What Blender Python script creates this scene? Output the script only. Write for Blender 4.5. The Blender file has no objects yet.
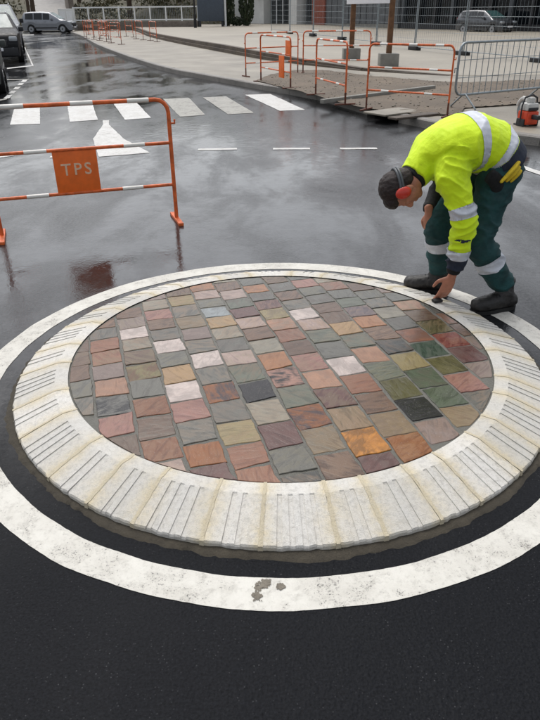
import bpy, bmesh, math, random
from mathutils import Vector, Matrix, noise
rnd = random.Random(7)
S = bpy.context.scene
col = S.collection
R = math.radians

# ------------------------------------------------------------------ camera
CAM_H = 1.6; PITCH = R(28.66); ROLL = R(-0.59); FPX = 640.0
cam = bpy.data.cameras.new('camera'); cam_o = bpy.data.objects.new('camera', cam); col.objects.link(cam_o)
cam.sensor_fit = 'HORIZONTAL'; cam.sensor_width = 36; cam.lens = FPX / 540 * 36
cam.clip_start = .05; cam.clip_end = 2000
CAM_M = Matrix.Translation((0, 0, CAM_H)) @ Matrix.Rotation(math.pi/2 - PITCH, 4, 'X') @ Matrix.Rotation(ROLL, 4, 'Z')
cam_o.matrix_world = CAM_M
S.camera = cam_o
S.render.resolution_x = 768; S.render.resolution_y = 1024

# ------------------------------------------------------------------ sky and light
SUN_EL, SUN_AZ = R(62), R(-22)
w = bpy.data.worlds.new('World'); S.world = w; w.use_nodes = True
nt = w.node_tree; bg = nt.nodes['Background']
sky = nt.nodes.new('ShaderNodeTexSky'); sky.sky_type = 'NISHITA'; sky.sun_disc = False
sky.sun_elevation = SUN_EL; sky.sun_rotation = SUN_AZ; sky.dust_density = 4; sky.air_density = 1.0; sky.ozone_density = 1
hs = nt.nodes.new('ShaderNodeHueSaturation'); hs.inputs['Saturation'].default_value = .27
nt.links.new(sky.outputs[0], hs.inputs['Color']); nt.links.new(hs.outputs[0], bg.inputs['Color'])
bg.inputs['Strength'].default_value = .15
sl = bpy.data.lights.new('sun', 'SUN'); sl.energy = .5; sl.angle = R(28); sl.color = (1, .97, .93)
so = bpy.data.objects.new('sun', sl); col.objects.link(so)
so.rotation_euler = Vector((math.sin(SUN_AZ)*math.cos(SUN_EL), math.cos(SUN_AZ)*math.cos(SUN_EL), math.sin(SUN_EL))).to_track_quat('Z', 'Y').to_euler()
S.view_settings.view_transform = 'Standard'; S.view_settings.look = 'None'
S.view_settings.exposure = 0.5; S.view_settings.gamma = 1
S.view_settings.use_curve_mapping = False

# ------------------------------------------------------------------ pixel helpers (540 x 720 photo)
def ray(px, py):
    return (CAM_M.to_3x3() @ Vector(((px-270)/FPX, -(py-360)/FPX, -1)))
def G(px, py, z=0.0):
    d = ray(px, py); t = (z - CAM_H)/d.z
    return Vector((d.x*t, d.y*t, z))
def AT(px, py, Y):
    d = ray(px, py); t = Y/d.y
    return Vector((d.x*t, Y, CAM_H + d.z*t))

# ------------------------------------------------------------------ materials
def lin(c):
    return tuple(((v/255)/12.92 if v/255 <= .04045 else ((v/255+.055)/1.055)**2.4) for v in c) + (1,)
class NT:
    def __init__(s, name):
        s.m = bpy.data.materials.new(name); s.m.use_nodes = True
        s.t = s.m.node_tree; s.b = s.t.nodes['Principled BSDF']
    def n(s, typ, **k):
        o = s.t.nodes.new('ShaderNode'+typ)
        for a, v in k.items():
            if a.startswith('i_'): o.inputs[a[2:].replace('_', ' ')].default_value = v
            else: setattr(o, a, v)
        return o
    def l(s, a, b): s.t.links.new(a, b)
    def coord(s, kind='Object', scale=None, world=False):
        if world: src = s.n('NewGeometry').outputs['Position']
        else: src = s.n('TexCoord').outputs[kind]
        if scale:
            m = s.n('Mapping'); m.inputs['Scale'].default_value = scale if hasattr(scale, '__len__') else (scale,)*3
            s.l(src, m.inputs['Vector']); src = m.outputs[0]
        return src
    def noise(s, vec, scale, detail=4, rough=.55, dist=0):
        o = s.n('TexNoise'); o.inputs['Scale'].default_value = scale; o.inputs['Detail'].default_value = detail
        o.inputs['Roughness'].default_value = rough; o.inputs['Distortion'].default_value = dist
        s.l(vec, o.inputs['Vector']); return o.outputs['Fac']
    def vor(s, vec, scale, out='Distance', feature='F1'):
        o = s.n('TexVoronoi'); o.feature = feature; o.inputs['Scale'].default_value = scale; s.l(vec, o.inputs['Vector']); return o.outputs[out]
    def ramp(s, fac, stops):
        o = s.n('ValToRGB'); e = o.color_ramp.elements
        while len(e) < len(stops): e.new(.5)
        for q, (p, c) in zip(e, stops):
            q.position = p; q.color = c if hasattr(c, '__len__') else (c, c, c, 1)
        s.l(fac, o.inputs[0]); return o.outputs[0]
    def mix(s, fac, a, b, mode='MIX'):
        o = s.n('MixRGB', blend_type=mode)
        for v, i in ((fac, 0), (a, 1), (b, 2)):
            if hasattr(v, 'is_output'): s.l(v, o.inputs[i])
            else: o.inputs[i].default_value = v if i == 0 or hasattr(v, '__len__') else (v, v, v, 1)
        return o.outputs[0]
    def math(s, op, a, b=0.0, c=None):
        o = s.n('Math', operation=op)
        for i, v in enumerate((a, b, c)):
            if v is None: continue
            if hasattr(v, 'is_output'): s.l(v, o.inputs[i])
            else: o.inputs[i].default_value = v
        return o.outputs[0]
    def bump(s, h, strength=.3, dist=.01, prev=None):
        o = s.n('Bump'); o.inputs['Strength'].default_value = strength; o.inputs['Distance'].default_value = dist
        s.l(h, o.inputs['Height'])
        if prev is not None: s.l(prev, o.inputs['Normal'])
        return o.outputs[0]
    def set(s, **k):
        for a, v in k.items():
            i = s.b.inputs[a.replace('_', ' ')]
            if hasattr(v, 'is_output'): s.l(v, i)
            else: i.default_value = v
        return s.m
MAT = {}
def basic(name, c, rough=.6, metal=0, vary=.15, scale=6, bump=0, bscale=60, spec=.5, coat=0):
    """plain paint / fabric / metal with mottling and fine relief"""
    t = NT(name); v = t.coord()
    f = t.noise(v, scale, 6, .6)
    dark = tuple(x*(1-vary) for x in lin(c)[:3]) + (1,); lite = tuple(min(1, x*(1+vary)) for x in lin(c)[:3]) + (1,)
    t.set(Base_Color=t.ramp(f, [(.3, dark), (.7, lite)]), Metallic=metal, Specular_IOR_Level=spec)
    t.set(Roughness=t.ramp(t.noise(v, scale*3, 4), [(.3, max(0, rough-.1)), (.7, min(1, rough+.1))]))
    if coat: t.set(Coat_Weight=coat, Coat_Roughness=.05)
    if bump: t.set(Normal=t.bump(t.noise(v, bscale, 5), bump, .004))
    MAT[name] = t.m; return t.m

def asphalt():
    t = NT('wet_asphalt'); v = t.coord(world=True)
    sep = t.n('SeparateXYZ'); t.l(v, sep.inputs[0])
    st = t.n('Mapping'); st.inputs['Scale'].default_value = (1, .42, 1); st.inputs['Rotation'].default_value = (0, 0, R(-18)); t.l(v, st.inputs['Vector']); sv = st.outputs[0]
    big = t.noise(sv, .33, 3, .5, .6); mid = t.noise(sv, 1.5, 6, .62, .5); small = t.noise(v, 8, 5, .65, .3)
    fine = t.noise(v, 120, 3, .7); agg = t.vor(v, 120); agg2 = t.vor(v, 50)
    # the fresh asphalt nearest the camera has dried off, water still stands on the rest
    wob = t.math('MULTIPLY_ADD', mid, 1.2, t.math('MULTIPLY', big, .8))
    yy = t.math('ADD', sep.outputs[1], wob)
    wet = t.n('MapRange', interpolation_type='SMOOTHSTEP'); t.l(yy, wet.inputs[0]); wet.inputs[1].default_value = 2.4; wet.inputs[2].default_value = 4.4
    wet = wet.outputs[0]
    film = t.math('MULTIPLY_ADD', big, .55, t.math('MULTIPLY_ADD', mid, .38, t.math('MULTIPLY', small, .12)))
    film = t.ramp(film, [(.41, 0), (.50, .35), (.58, 1)])            # 0 damp, 1 standing water
    cval = t.ramp(fine, [(.3, (.0035, .004, .005, 1)), (.75, (.013, .0142, .0175, 1))])
    sd = t.vor(v, 95); sc_ = t.vor(v, 95, 'Color'); fl = t.math('MULTIPLY', t.ramp(sd, [(.10, 1), (.24, 0)]), t.ramp(sc_, [(.50, 0), (.75, 1)]))
    fl = t.math('MULTIPLY', fl, t.ramp(t.noise(v, 3.2, 5, .7), [(.42, .12), (.68, 1)]))
    cval = t.mix(fl, cval, (.075, .076, .08, 1))
    old = t.n('MapRange', interpolation_type='SMOOTHSTEP'); t.l(t.math('ADD', yy, t.math('MULTIPLY', big, 2.0)), old.inputs[0]); old.inputs[1].default_value = 4.3; old.inputs[2].default_value = 6.0
    oldc = t.mix(t.ramp(t.noise(v, 60, 5, .8), [(.35, 0), (.65, 1)]), (.006, .0062, .007, 1), (.045, .046, .048, 1))
    oldc = t.mix(t.ramp(mid, [(.4, 0), (.65, .5)]), oldc, (.012, .012, .013, 1))
    cval = t.mix(old.outputs[0], cval, oldc)
    t.set(Base_Color=cval)
    rw_ = t.mix(film, t.ramp(small, [(.3, .20), (.7, .34)]), .025)
    t.set(Roughness=t.mix(wet, t.ramp(mid, [(.3, .48), (.7, .66)]), rw_))
    grain = t.ramp(t.noise(v, 42, 5, .82), [(.36, .12), (.64, 1.5)])
    t.set(Specular_IOR_Level=t.mix(wet, .07, t.mix(film, t.math('MULTIPLY', grain, .25), t.math('MULTIPLY_ADD', grain, .12, .72))))
    bs = t.mix(wet, .6, t.mix(film, .34, .03))
    o = t.n('Bump'); o.inputs['Distance'].default_value = .006
    t.l(t.mix(.35, t.mix(.5, agg, agg2), fine), o.inputs['Height']); t.l(bs, o.inputs['Strength'])
    rip = t.n('Bump'); rip.inputs['Distance'].default_value = .02; rip.inputs['Strength'].default_value = .07
    t.l(t.noise(v, 11, 4, .6), rip.inputs['Height']); t.l(o.outputs[0], rip.inputs['Normal'])
    t.set(Normal=rip.outputs[0]); MAT['asphalt'] = t.m
asphalt()

def paint_mat(name, base, wear):
    t = NT(name); v = t.coord(world=True)
    n1 = t.noise(v, 4, 8, .74); n2 = t.noise(v, 30, 6, .72); n3 = t.noise(v, 150, 3, .7); n4 = t.noise(v, 12, 7, .8, .4)
    c = t.mix(t.ramp(n1, [(.40, 0), (.68, .5)]), base, (.38, .355, .31, 1))
    c = t.mix(t.ramp(n4, [(.50, 0), (.72, .55)]), c, (.27, .25, .22, 1))
    c = t.mix(t.ramp(n2, [(.54, 0), (.75, .5)]), c, (.24, .225, .2, 1))
    hole = t.ramp(t.math('MULTIPLY_ADD', n3, .45, t.math('MULTIPLY_ADD', n4, .35, t.math('MULTIPLY', n1, .3))), [(wear, 0), (wear+.06, 1)])
    c = t.mix(t.math('MULTIPLY', hole, .85), c, (.04, .04, .04, 1))
    t.set(Base_Color=c, Roughness=t.ramp(n2, [(.3, .35), (.7, .7)]), Specular_IOR_Level=.35, Normal=t.bump(t.mix(.5, n2, n3), .7, .005))
    MAT[name] = t.m
paint_mat('ring_paint', (.64, .625, .57, 1), .605)
paint_mat('road_paint', (.62, .62, .60, 1), .62)
paint_mat('faded_paint', (.34, .335, .30, 1), .56)

def stone_mat():
    t = NT('wet_sandstone'); oi = t.n('ObjectInfo'); v0 = t.coord()
    at2 = t.n('Attribute', attribute_type='OBJECT', attribute_name='second_tone').outputs['Color']
    atm = t.n('Attribute', attribute_type='OBJECT', attribute_name='blend').outputs['Fac']
    off = t.n('CombineXYZ'); 
    for i, k in enumerate((37., 91., 17.)): t.l(t.math('MULTIPLY', oi.outputs['Random'], k), off.inputs[i])
    add = t.n('VectorMath', operation='ADD'); t.l(v0, add.inputs[0]); t.l(off.outputs[0], add.inputs[1]); v = add.outputs[0]
    rot = t.n('VectorRotate', rotation_type='Z_AXIS'); t.l(v, rot.inputs['Vector']); t.l(t.math('MULTIPLY', oi.outputs['Random'], 40.), rot.inputs['Angle'])
    st = t.n('Mapping'); st.inputs['Scale'].default_value = (9, 34, 10); t.l(rot.outputs[0], st.inputs['Vector'])
    band = t.noise(st.outputs[0], 1.0, 5, .6, 1.2); blot = t.noise(v, 13, 5, .6, .6); grain = t.noise(v, 130, 4, .7)
    base = oi.outputs['Color']
    fac = t.math('MULTIPLY', t.ramp(t.mix(.5, band, blot), [(.44, 0), (.56, 1)]), atm)
    c = t.mix(fac, base, at2)
    c = t.mix(t.ramp(band, [(.36, .6), (.52, 0)]), c, t.mix(1, c, (.45, .42, .42, 1), 'MULTIPLY'))
    c = t.mix(t.math('MULTIPLY', grain, .55), c, t.mix(1, c, (.62, .62, .62, 1), 'MULTIPLY'))
    c = t.mix(t.ramp(t.noise(v, 240, 2), [(.66, 0), (.72, .35)]), c, (.45, .42, .38, 1))
    # thin mortar haze left on the faces
    c = t.mix(t.ramp(t.noise(v, 20, 6, .75), [(.55, 0), (.9, .25)]), c, (.2, .19, .165, 1))
    t.set(Base_Color=c, Roughness=t.ramp(t.mix(.4, blot, grain), [(.3, .12), (.7, .30)]), Specular_IOR_Level=.36)
    n = t.bump(t.mix(.5, band, blot), .55, .006); t.set(Normal=t.bump(grain, .3, .002, n))
    MAT['stone'] = t.m
stone_mat()

def mortar(name, c1, c2, rough=.6):
    t = NT(name); v = t.coord(world=True)
    n1 = t.noise(v, 22, 6, .7); n2 = t.noise(v, 140, 4, .7)
    c = t.mix(n1, c1, c2); c = t.mix(t.ramp(n2, [(.55, 0), (.8, .5)]), c, tuple(x*.45 for x in c1[:3]) + (1,))
    t.set(Base_Color=c, Roughness=rough, Normal=t.bump(t.mix(.5, n1, n2), 1.0, .010)); MAT[name] = t.m
mortar('joint_mortar', (.085, .083, .07, 1), (.17, .165, .14, 1), .34)
mortar('skirt_mortar', (.018, .016, .013, 1), (.10, .085, .06, 1), .95)
mortar('stain', (.10, .085, .065, 1), (.28, .25, .2, 1), .7)
mortar('sandy_joint', (.54, .46, .30, 1), (.58, .53, .42, 1), .8)

def kerb_mat():
    t = NT('pale_kerb_stone'); v = t.coord(world=True); oi = t.n('ObjectInfo')
    n1 = t.noise(v, 13, 7, .75); n2 = t.noise(v, 60, 5, .78); n3 = t.noise(v, 260, 2, .6)
    c = t.mix(oi.outputs['Random'], (.52, .51, .48, 1), (.66, .645, .61, 1))
    sa = t.n('Attribute', attribute_name='sand').outputs['Fac']
    c = t.mix(t.math('MULTIPLY', sa, t.ramp(n1, [(.35, .25), (.60, 1)])), c, (.60, .49, .27, 1))
    c = t.mix(t.ramp(n1, [(.55, 0), (.8, .3)]), c, (.52, .48, .38, 1))
    c = t.mix(t.ramp(n2, [(.46, 0), (.72, .6)]), c, (.30, .285, .255, 1))
    c = t.mix(t.ramp(n3, [(.63, 0), (.72, .4)]), c, (.18, .17, .16, 1))
    t.set(Base_Color=c, Roughness=.7, Normal=t.bump(t.mix(.5, n2, n3), .9, .005)); MAT['kerb'] = t.m
kerb_mat()

def ground_mat(name, c1, c2, s1, s2, rough=.75, bump=.3, dark=None):
    t = NT(name); v = t.coord(world=True)
    n1 = t.noise(v, s1, 7, .65); n2 = t.noise(v, s2, 5, .7)
    c = t.mix(t.ramp(n1, [(.3, 0), (.7, 1)]), c1, c2)
    if dark: c = t.mix(t.ramp(n2, [(.5, 0), (.72, .7)]), c, dark)
    t.set(Base_Color=c, Roughness=rough, Normal=t.bump(n2, bump, .02)); MAT[name] = t.m
ground_mat('pavement', (.15, .132, .102, 1), (.30, .268, .212, 1), .8, 30, .5, .25, (.17, .15, .12, 1))
ground_mat('plaza', (.22, .195, .155, 1), (.33, .298, .238, 1), .22, 9, .55, .25, (.20, .178, .14, 1))
ground_mat('gravel', (.075, .055, .036, 1), (.15, .112, .073, 1), .9, 10, .75, .8, (.05, .038, .027, 1))
ground_mat('grey_kerb', (.16, .15, .135, 1), (.27, .25, .225, 1), 2, 50, .55, .4, (.10, .095, .09, 1))
ground_mat('concrete', (.17, .165, .145, 1), (.28, .27, .24, 1), 3, 60, .75, .4, (.22, .21, .2, 1))
ground_mat('old_boards', (.045, .034, .026, 1), (.13, .10, .072, 1), 1.5, 18, .7, .5, (.07, .055, .045, 1))
ground_mat('hill_soil', (.06, .06, .035, 1), (.12, .105, .07, 1), .3, 4, .9, 1, (.04, .04, .03, 1))
ground_mat('rubble_wall', (.10, .085, .07, 1), (.22, .19, .16, 1), 1.0, 9, .85, .8, (.06, .05, .045, 1))
basic('orange_paint', (206, 96, 42), .5, 0, .42, 16, .3, 90)
basic('orange_plate', (234, 108, 34), .5, 0, .16, 9, .15, 60)
basic('rust_paint', (96, 52, 34), .6, 0, .35, 12, .3, 80)
basic('white_band', (225, 222, 215), .45, 0, .12, 14)
basic('galvanised', (140, 148, 152), .42, .6, .2, 12, .1, 90)
basic('white_metal', (226, 228, 228), .45, 0, .06)
basic('white_render', (212, 212, 208), .8, 0, .08, 1.2, .2, 30)
basic('black_rubber', (26, 26, 27), .7, 0, .25, 20, .4, 60)
basic('wood_post', (104, 74, 50), .75, 0, .3, 7, .5, 40)
basic('dark_cladding', (30, 31, 34), .5, 0, .25, 2)
basic('grey_cladding', (96, 98, 100), .6, 0, .18, 2)
basic('red_brick', (140, 76, 58), .8, 0, .2, 5)
basic('dark_glass', (20, 24, 28), .08, 0, .3, 2)
basic('frame_grey', (70, 74, 78), .5, 0, .1)
basic('cabinet_blue', (64, 74, 86), .5, 0, .12)
basic('silver_paint', (122, 125, 131), .35, .5, .05, 3, coat=1)
basic('black_paint', (16, 17, 20), .45, 0, .1, 3, spec=.25)
basic('grey_car_paint', (70, 74, 72), .45, .2, .08, 3, spec=.3)
basic('car_reflection_paint', (58, 61, 66), .35, .4, .08, 3, coat=1)  # darkened to imitate a car reflected dimly in shop windows
basic('pale_car_paint', (120, 124, 128), .4, .2, .06, 3, spec=.3)
basic('white_paint', (222, 224, 226), .25, 0, .05, 3, coat=1)
basic('windscreen', (54, 84, 83), .2, 0, .2, 2, spec=.3)
basic('lens', (165, 170, 174), .12, .3, .1)
basic('red_lens', (130, 20, 18), .15)
basic('dark_plastic', (34, 35, 38), .55, 0, .2)
basic('alloy', (150, 152, 156), .35, .8, .1)
basic('bark', (70, 58, 46), .9, 0, .35, 6, .8, 14)
basic('red_plastic', (196, 58, 44), .35, 0, .1, 10)
basic('saw_red', (205, 70, 38), .4, 0, .16, 12)
basic('saw_grey', (190, 190, 186), .45, 0, .12, 12)
basic('skin', (176, 118, 94), .5, 0, .14, 30, .2, 160)
basic('dark_hair', (36, 24, 22), .65, 0, .6, 90, 1.0, 220)
basic('trouser_cloth', (17, 60, 61), .8, 0, .35, 14, .9, 30)
basic('navy_cloth', (28, 36, 54), .8, 0, .25, 14, .5, 60)
basic('black_cloth', (16, 16, 19), .85, 0, .3, 20, .5, 80)
basic('boot_leather', (28, 26, 25), .55, 0, .6, 30, 1.0, 60)
basic('sole_rubber', (20, 20, 20), .8, 0, .3, 24)
basic('reflective_tape', (196, 200, 208), .4, .15, .12, 30, .25, 120)
basic('glove_yellow', (208, 178, 38), .8, 0, .2, 30)
basic('sign_white', (232, 232, 236), .5, 0, .03)
basic('pale_lettering', (226, 190, 160), .7, 0, .2, 40)
def hivis():
    t = NT('hi_vis_yellow'); v = t.coord()
    n = t.noise(v, 9, 5, .6, .5); n2 = t.noise(v, 300, 2)
    t.set(Base_Color=t.mix(t.ramp(t.noise(v, 26, 6, .75), [(.56, 0), (.8, .4)]), t.ramp(n, [(.3, (.58, .80, .008, 1)), (.7, (.70, .92, .014, 1))]), (.36, .42, .03, 1)), Roughness=.62, Specular_IOR_Level=.3,
          Sheen_Weight=.1, Normal=t.bump(n2, .15, .001, t.bump(n, .35, .03)))
    MAT['hivis'] = t.m
hivis()
def leaf(name, c1, c2):
    t = NT(name); oi = t.n('NewGeometry')
    t.set(Base_Color=t.mix(oi.outputs['Random Per Island'], c1, c2), Roughness=.7); MAT[name] = t.m
leaf('evergreen', (.018, .03, .014, 1), (.05, .07, .03, 1))
leaf('scrub', (.05, .055, .025, 1), (.14, .12, .06, 1))
leaf('dry_leaf', (.10, .075, .04, 1), (.18, .14, .08, 1))

# ------------------------------------------------------------------ mesh helpers
class MB:
    def __init__(s): s.v = []; s.f = []; s.m = []
    def add(s, vs, fs, mi=0):
        o = len(s.v); s.v += [tuple(p) for p in vs]; s.f += [tuple(i+o for i in f) for f in fs]; s.m += [mi]*len(fs); return s
    def box(s, a, b, mi=0, M=None):
        x0, y0, z0 = a; x1, y1, z1 = b
        vs = [Vector(p) for p in ((x0,y0,z0),(x1,y0,z0),(x1,y1,z0),(x0,y1,z0),(x0,y0,z1),(x1,y0,z1),(x1,y1,z1),(x0,y1,z1))]
        if M: vs = [M @ p for p in vs]
        return s.add(vs, [(3,2,1,0),(4,5,6,7),(0,1,5,4),(1,2,6,5),(2,3,7,6),(3,0,4,7)], mi)
    def bbox(s, a, b, bev=.01, mi=0, M=None):
        """box with chamfered edges"""
        bm = bmesh.new(); bmesh.ops.create_cube(bm, size=1)
        for v in bm.verts: v.co = Vector([a[i] + (v.co[i]+.5)*(b[i]-a[i]) for i in range(3)])
        bmesh.ops.bevel(bm, geom=bm.edges[:], offset=bev, segments=2, affect='EDGES', profile=.6)
        bm.verts.index_update()
        s.add([M @ v.co if M else v.co.copy() for v in bm.verts], [[v.index for v in f.verts] for f in bm.faces], mi); bm.free(); return s
    def tube(s, pts, r, seg=8, mi=0, cap=True):
        pts = [Vector(p) for p in pts]; n = len(pts); rs = r if hasattr(r, '__len__') else [r]*n
        o = len(s.v); T0 = (pts[1]-pts[0]).normalized(); up = Vector((0,0,1)) if abs(T0.z) < .9 else Vector((1,0,0))
        A = T0.cross(up).normalized()
        for i in range(n):
            T = (pts[min(i+1, n-1)]-pts[max(i-1, 0)]).normalized()
            A = (A - T*A.dot(T)).normalized(); B = T.cross(A)
            for k in range(seg):
                a = 2*math.pi*k/seg; s.v.append(tuple(pts[i] + (A*math.cos(a)+B*math.sin(a))*rs[i]))
        for i in range(n-1):
            for k in range(seg):
                k2 = (k+1) % seg; s.f.append((o+i*seg+k, o+i*seg+k2, o+(i+1)*seg+k2, o+(i+1)*seg+k)); s.m.append(mi)
        if cap:
            s.f.append(tuple(o+k for k in reversed(range(seg)))); s.m.append(mi)
            s.f.append(tuple(o+(n-1)*seg+k for k in range(seg))); s.m.append(mi)
        return s
    def disc(s, c, axis, r, h, seg=16, mi=0):
        c = Vector(c); a = Vector(axis).normalized(); return s.tube([c-a*h/2, c+a*h/2], r, seg, mi)
    def prism(s, poly, z0, z1, mi=0, M=None):
        n = len(poly); vs = [Vector((p[0], p[1], z0)) for p in poly] + [Vector((p[0], p[1], z1)) for p in poly]
        if M: vs = [M @ p for p in vs]
        fs = [tuple(reversed(range(n))), tuple(range(n, 2*n))] + [(i, (i+1) % n, n+(i+1) % n, n+i) for i in range(n)]
        return s.add(vs, fs, mi)
    def sheet(s, poly, z, mi=0): return s.add([(p[0], p[1], z) for p in poly], [tuple(range(len(poly)))], mi)
    def ball(s, c, rad, seg=12, rings=8, mi=0, M=None):
        rad = rad if hasattr(rad, '__len__') else (rad,)*3; o = len(s.v); c = Vector(c); vs = []; fs = []
        vs.append((0,0,1))
        for i in range(1, rings):
            for k in range(seg):
                th = math.pi*i/rings; ph = 2*math.pi*k/seg; vs.append((math.sin(th)*math.cos(ph), math.sin(th)*math.sin(ph), math.cos(th)))
        vs.append((0,0,-1)); L = len(vs)-1
        for k in range(seg):
            k2 = (k+1) % seg; fs.append((0, 1+k, 1+k2)); fs.append((L, 1+(rings-2)*seg+k2, 1+(rings-2)*seg+k))
            for i in range(rings-2): a = 1+i*seg; fs.append((a+k, a+seg+k, a+seg+k2, a+k2))
        out = []
        for p in vs:
            q = Vector((p[0]*rad[0], p[1]*rad[1], p[2]*rad[2]))
            out.append((M @ q if M else q) + c)
        return s.add(out, fs, mi)
    def mesh(s, name, mats):
        me = bpy.data.meshes.new(name); me.from_pydata(s.v, [], s.f)
        for m in (mats if isinstance(mats, (list, tuple)) else [mats]): me.materials.append(MAT[m] if isinstance(m, str) else m)
        me.polygons.foreach_set('material_index', s.m); me.update(); return me
    def build(s, name, mats, parent=None, smooth=False, loc=None):
        return link(name, s.mesh(name, mats), parent, smooth, loc)
def link(name, me, parent=None, smooth=False, loc=None):
    o = bpy.data.objects.new(name, me); col.objects.link(o)
    if parent: o.parent = parent
    if loc is not None: o.location = loc
    if smooth:
        me.polygons.foreach_set('use_smooth', [True]*len(me.polygons))
        if smooth != 'all': me.set_sharp_from_angle(angle=R(40))
    return o
def tag(o, label=None, cat=None, group=None, kind=None):
    for k, v in (('label', label), ('category', cat), ('group', group), ('kind', kind)):
        if v: o[k] = v
    return o
def empty(name, loc=(0,0,0), rz=0, label=None, cat=None, group=None):
    o = bpy.data.objects.new(name, None); col.objects.link(o); o.location = loc; o.rotation_euler = (0,0,rz); o.empty_display_size = .1
    return tag(o, label, cat, group)
def copy_tree(o, parent=None):
    c = o.copy(); col.objects.link(c); c.parent = parent
    for ch in list(o.children): copy_tree(ch, c)
    return c

# ------------------------------------------------------------------ ground
road = MB().sheet([(-300,-60),(300,-60),(300,400),(-300,400)], 0).build('road', 'asphalt'); tag(road, kind='structure')

CX, CY = .051, 2.86
def ring(r0, r1, z, a0=0, a1=360, n=180, wob=0):
    m = MB(); vs = []; fs = []
    for i in range(n+1):
        a = R(a0+(a1-a0)*i/n)
        for r, k in ((r0, 1), (r1, 2)):
            rr = r + wob*(noise.noise((math.cos(a)*9, math.sin(a)*9, k*7.3)) + .25*noise.noise((math.cos(a)*60, math.sin(a)*60, k*3.1)))
            vs.append((CX+rr*math.cos(a), CY+rr*math.sin(a), z))
    for i in range(n): fs.append((2*i, 2*i+1, 2*i+3, 2*i+2))
    return m.add(vs, fs)
ring(1.396, 1.522, .002, n=900, wob=.005).build('painted_ring', 'ring_paint', road)
for (sx_, sy_, rx_, ry_, mt_) in ((258,592,.022,.045,'stain'), (266,584,.020,.018,'stain'), (280,587,.016,.010,'stain')):
    q_ = G(sx_, sy_); m_ = MB()
    for n_ in range(26):
        a0_ = rnd.uniform(0, 6.28); rr_ = math.sqrt(rnd.random()); cx_, cy_ = q_.x+rx_*rr_*math.cos(a0_), q_.y+ry_*rr_*math.sin(a0_); r_ = rnd.uniform(.003, .013)*(1.25-rr_); P_ = []
        for k_ in range(18):
            a_ = 2*math.pi*k_/18; f_ = 1+.7*noise.noise((math.cos(a_)*1.5+n_*3, math.sin(a_)*1.5, 1.)); P_.append((cx_+r_*f_*math.cos(a_), cy_+r_*f_*math.sin(a_)))
        m_.sheet(P_, .0032+n_*.00006)
    m_.build('mortar_stain', mt_, road)
# crossing, dashes, arrow
def mark(pts, mat='road_paint', name='road_marking', z=.004):
    m = MB(); P = []
    n = len(pts)
    for i in range(n):
        a, b = Vector(pts[i][:2]), Vector(pts[(i+1) % n][:2]); L = (b-a).length; k = max(1, int(L/.12)); nn = Vector((-(b-a).y, (b-a).x)).normalized()
        for j in range(k):
            q = a.lerp(b, j/k) + nn*(0 if j == 0 else rnd.uniform(-.005, .005)); P.append((q.x, q.y))
    m.sheet(P, z); return m.build(name, mat, road)
for corners, mt in (([(10,125),(40,124),(40,105),(15,106)], 'road_paint'), ([(70,122),(98,120),(92,103),(67,104)], 'road_paint'),
                    ([(125,120),(151,118),(136,102),(113,103)], 'road_paint'), ([(180,117),(205,115),(189,98),(163,99)], 'faded_paint'),
                    ([(228,114.5),(254,113),(226,96.5),(203,97.5)], 'faded_paint'), ([(280,111),(305,110),(270,94),(245,95)], 'road_paint')):
    mark([G(*c) for c in corners], mt, 'crossing_stripe')
def dash(a, b, wpx=.05, mat='road_paint'):
    a, b = G(*a), G(*b); d = (b-a).normalized(); nrm = Vector((-d.y, d.x, 0))*wpx
    mark([a-nrm, b-nrm, b+nrm, a+nrm], mat, 'dashed_line')
for a, b in (((-6,158),(12,155.3)), ((50,157.2),(86,155.5)), ((198,149.7),(237,149)), ((273,149),(310,148.8)), ((340,148.8),(377,148.6)), ((514,164.5),(545,175))): dash(a, b, .055)
mark([G(103,120.5), G(109,120.5), G(109,125), G(124,139), G(150,153), G(99,157), G(93,139), G(103,125)], 'road_paint', 'give_way_triangle')
for a, b in (((6.5,98.5),(10,95)), ((11.2,93.6),(14,91)), ((15.5,89.5),(18,87)), ((19.5,85.3),(21.8,83.2)), ((23,82.2),(25.2,80))): dash(a, b, .06)
mark([G(33.5,65.3), G(32,65.8), G(24.4,47.5), G(25,47)], 'road_paint', 'parking_line')
mark([G(7,68), G(33,65.3), G(33.5,66), G(7,69)], 'road_paint', 'parking_line')
mark([G(7,79.3), G(29,79), G(29,79.6), G(7,80.1)], 'faded_paint', 'parking_line')
mark([G(0,99.6), G(7,98.4), G(7,99.4), G(0,101)], 'faded_paint', 'parking_line')
mark([G(20,34.7), G(34,34.6), G(34,35.3), G(20,35.4)], 'road_paint', 'parking_line')

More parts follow.
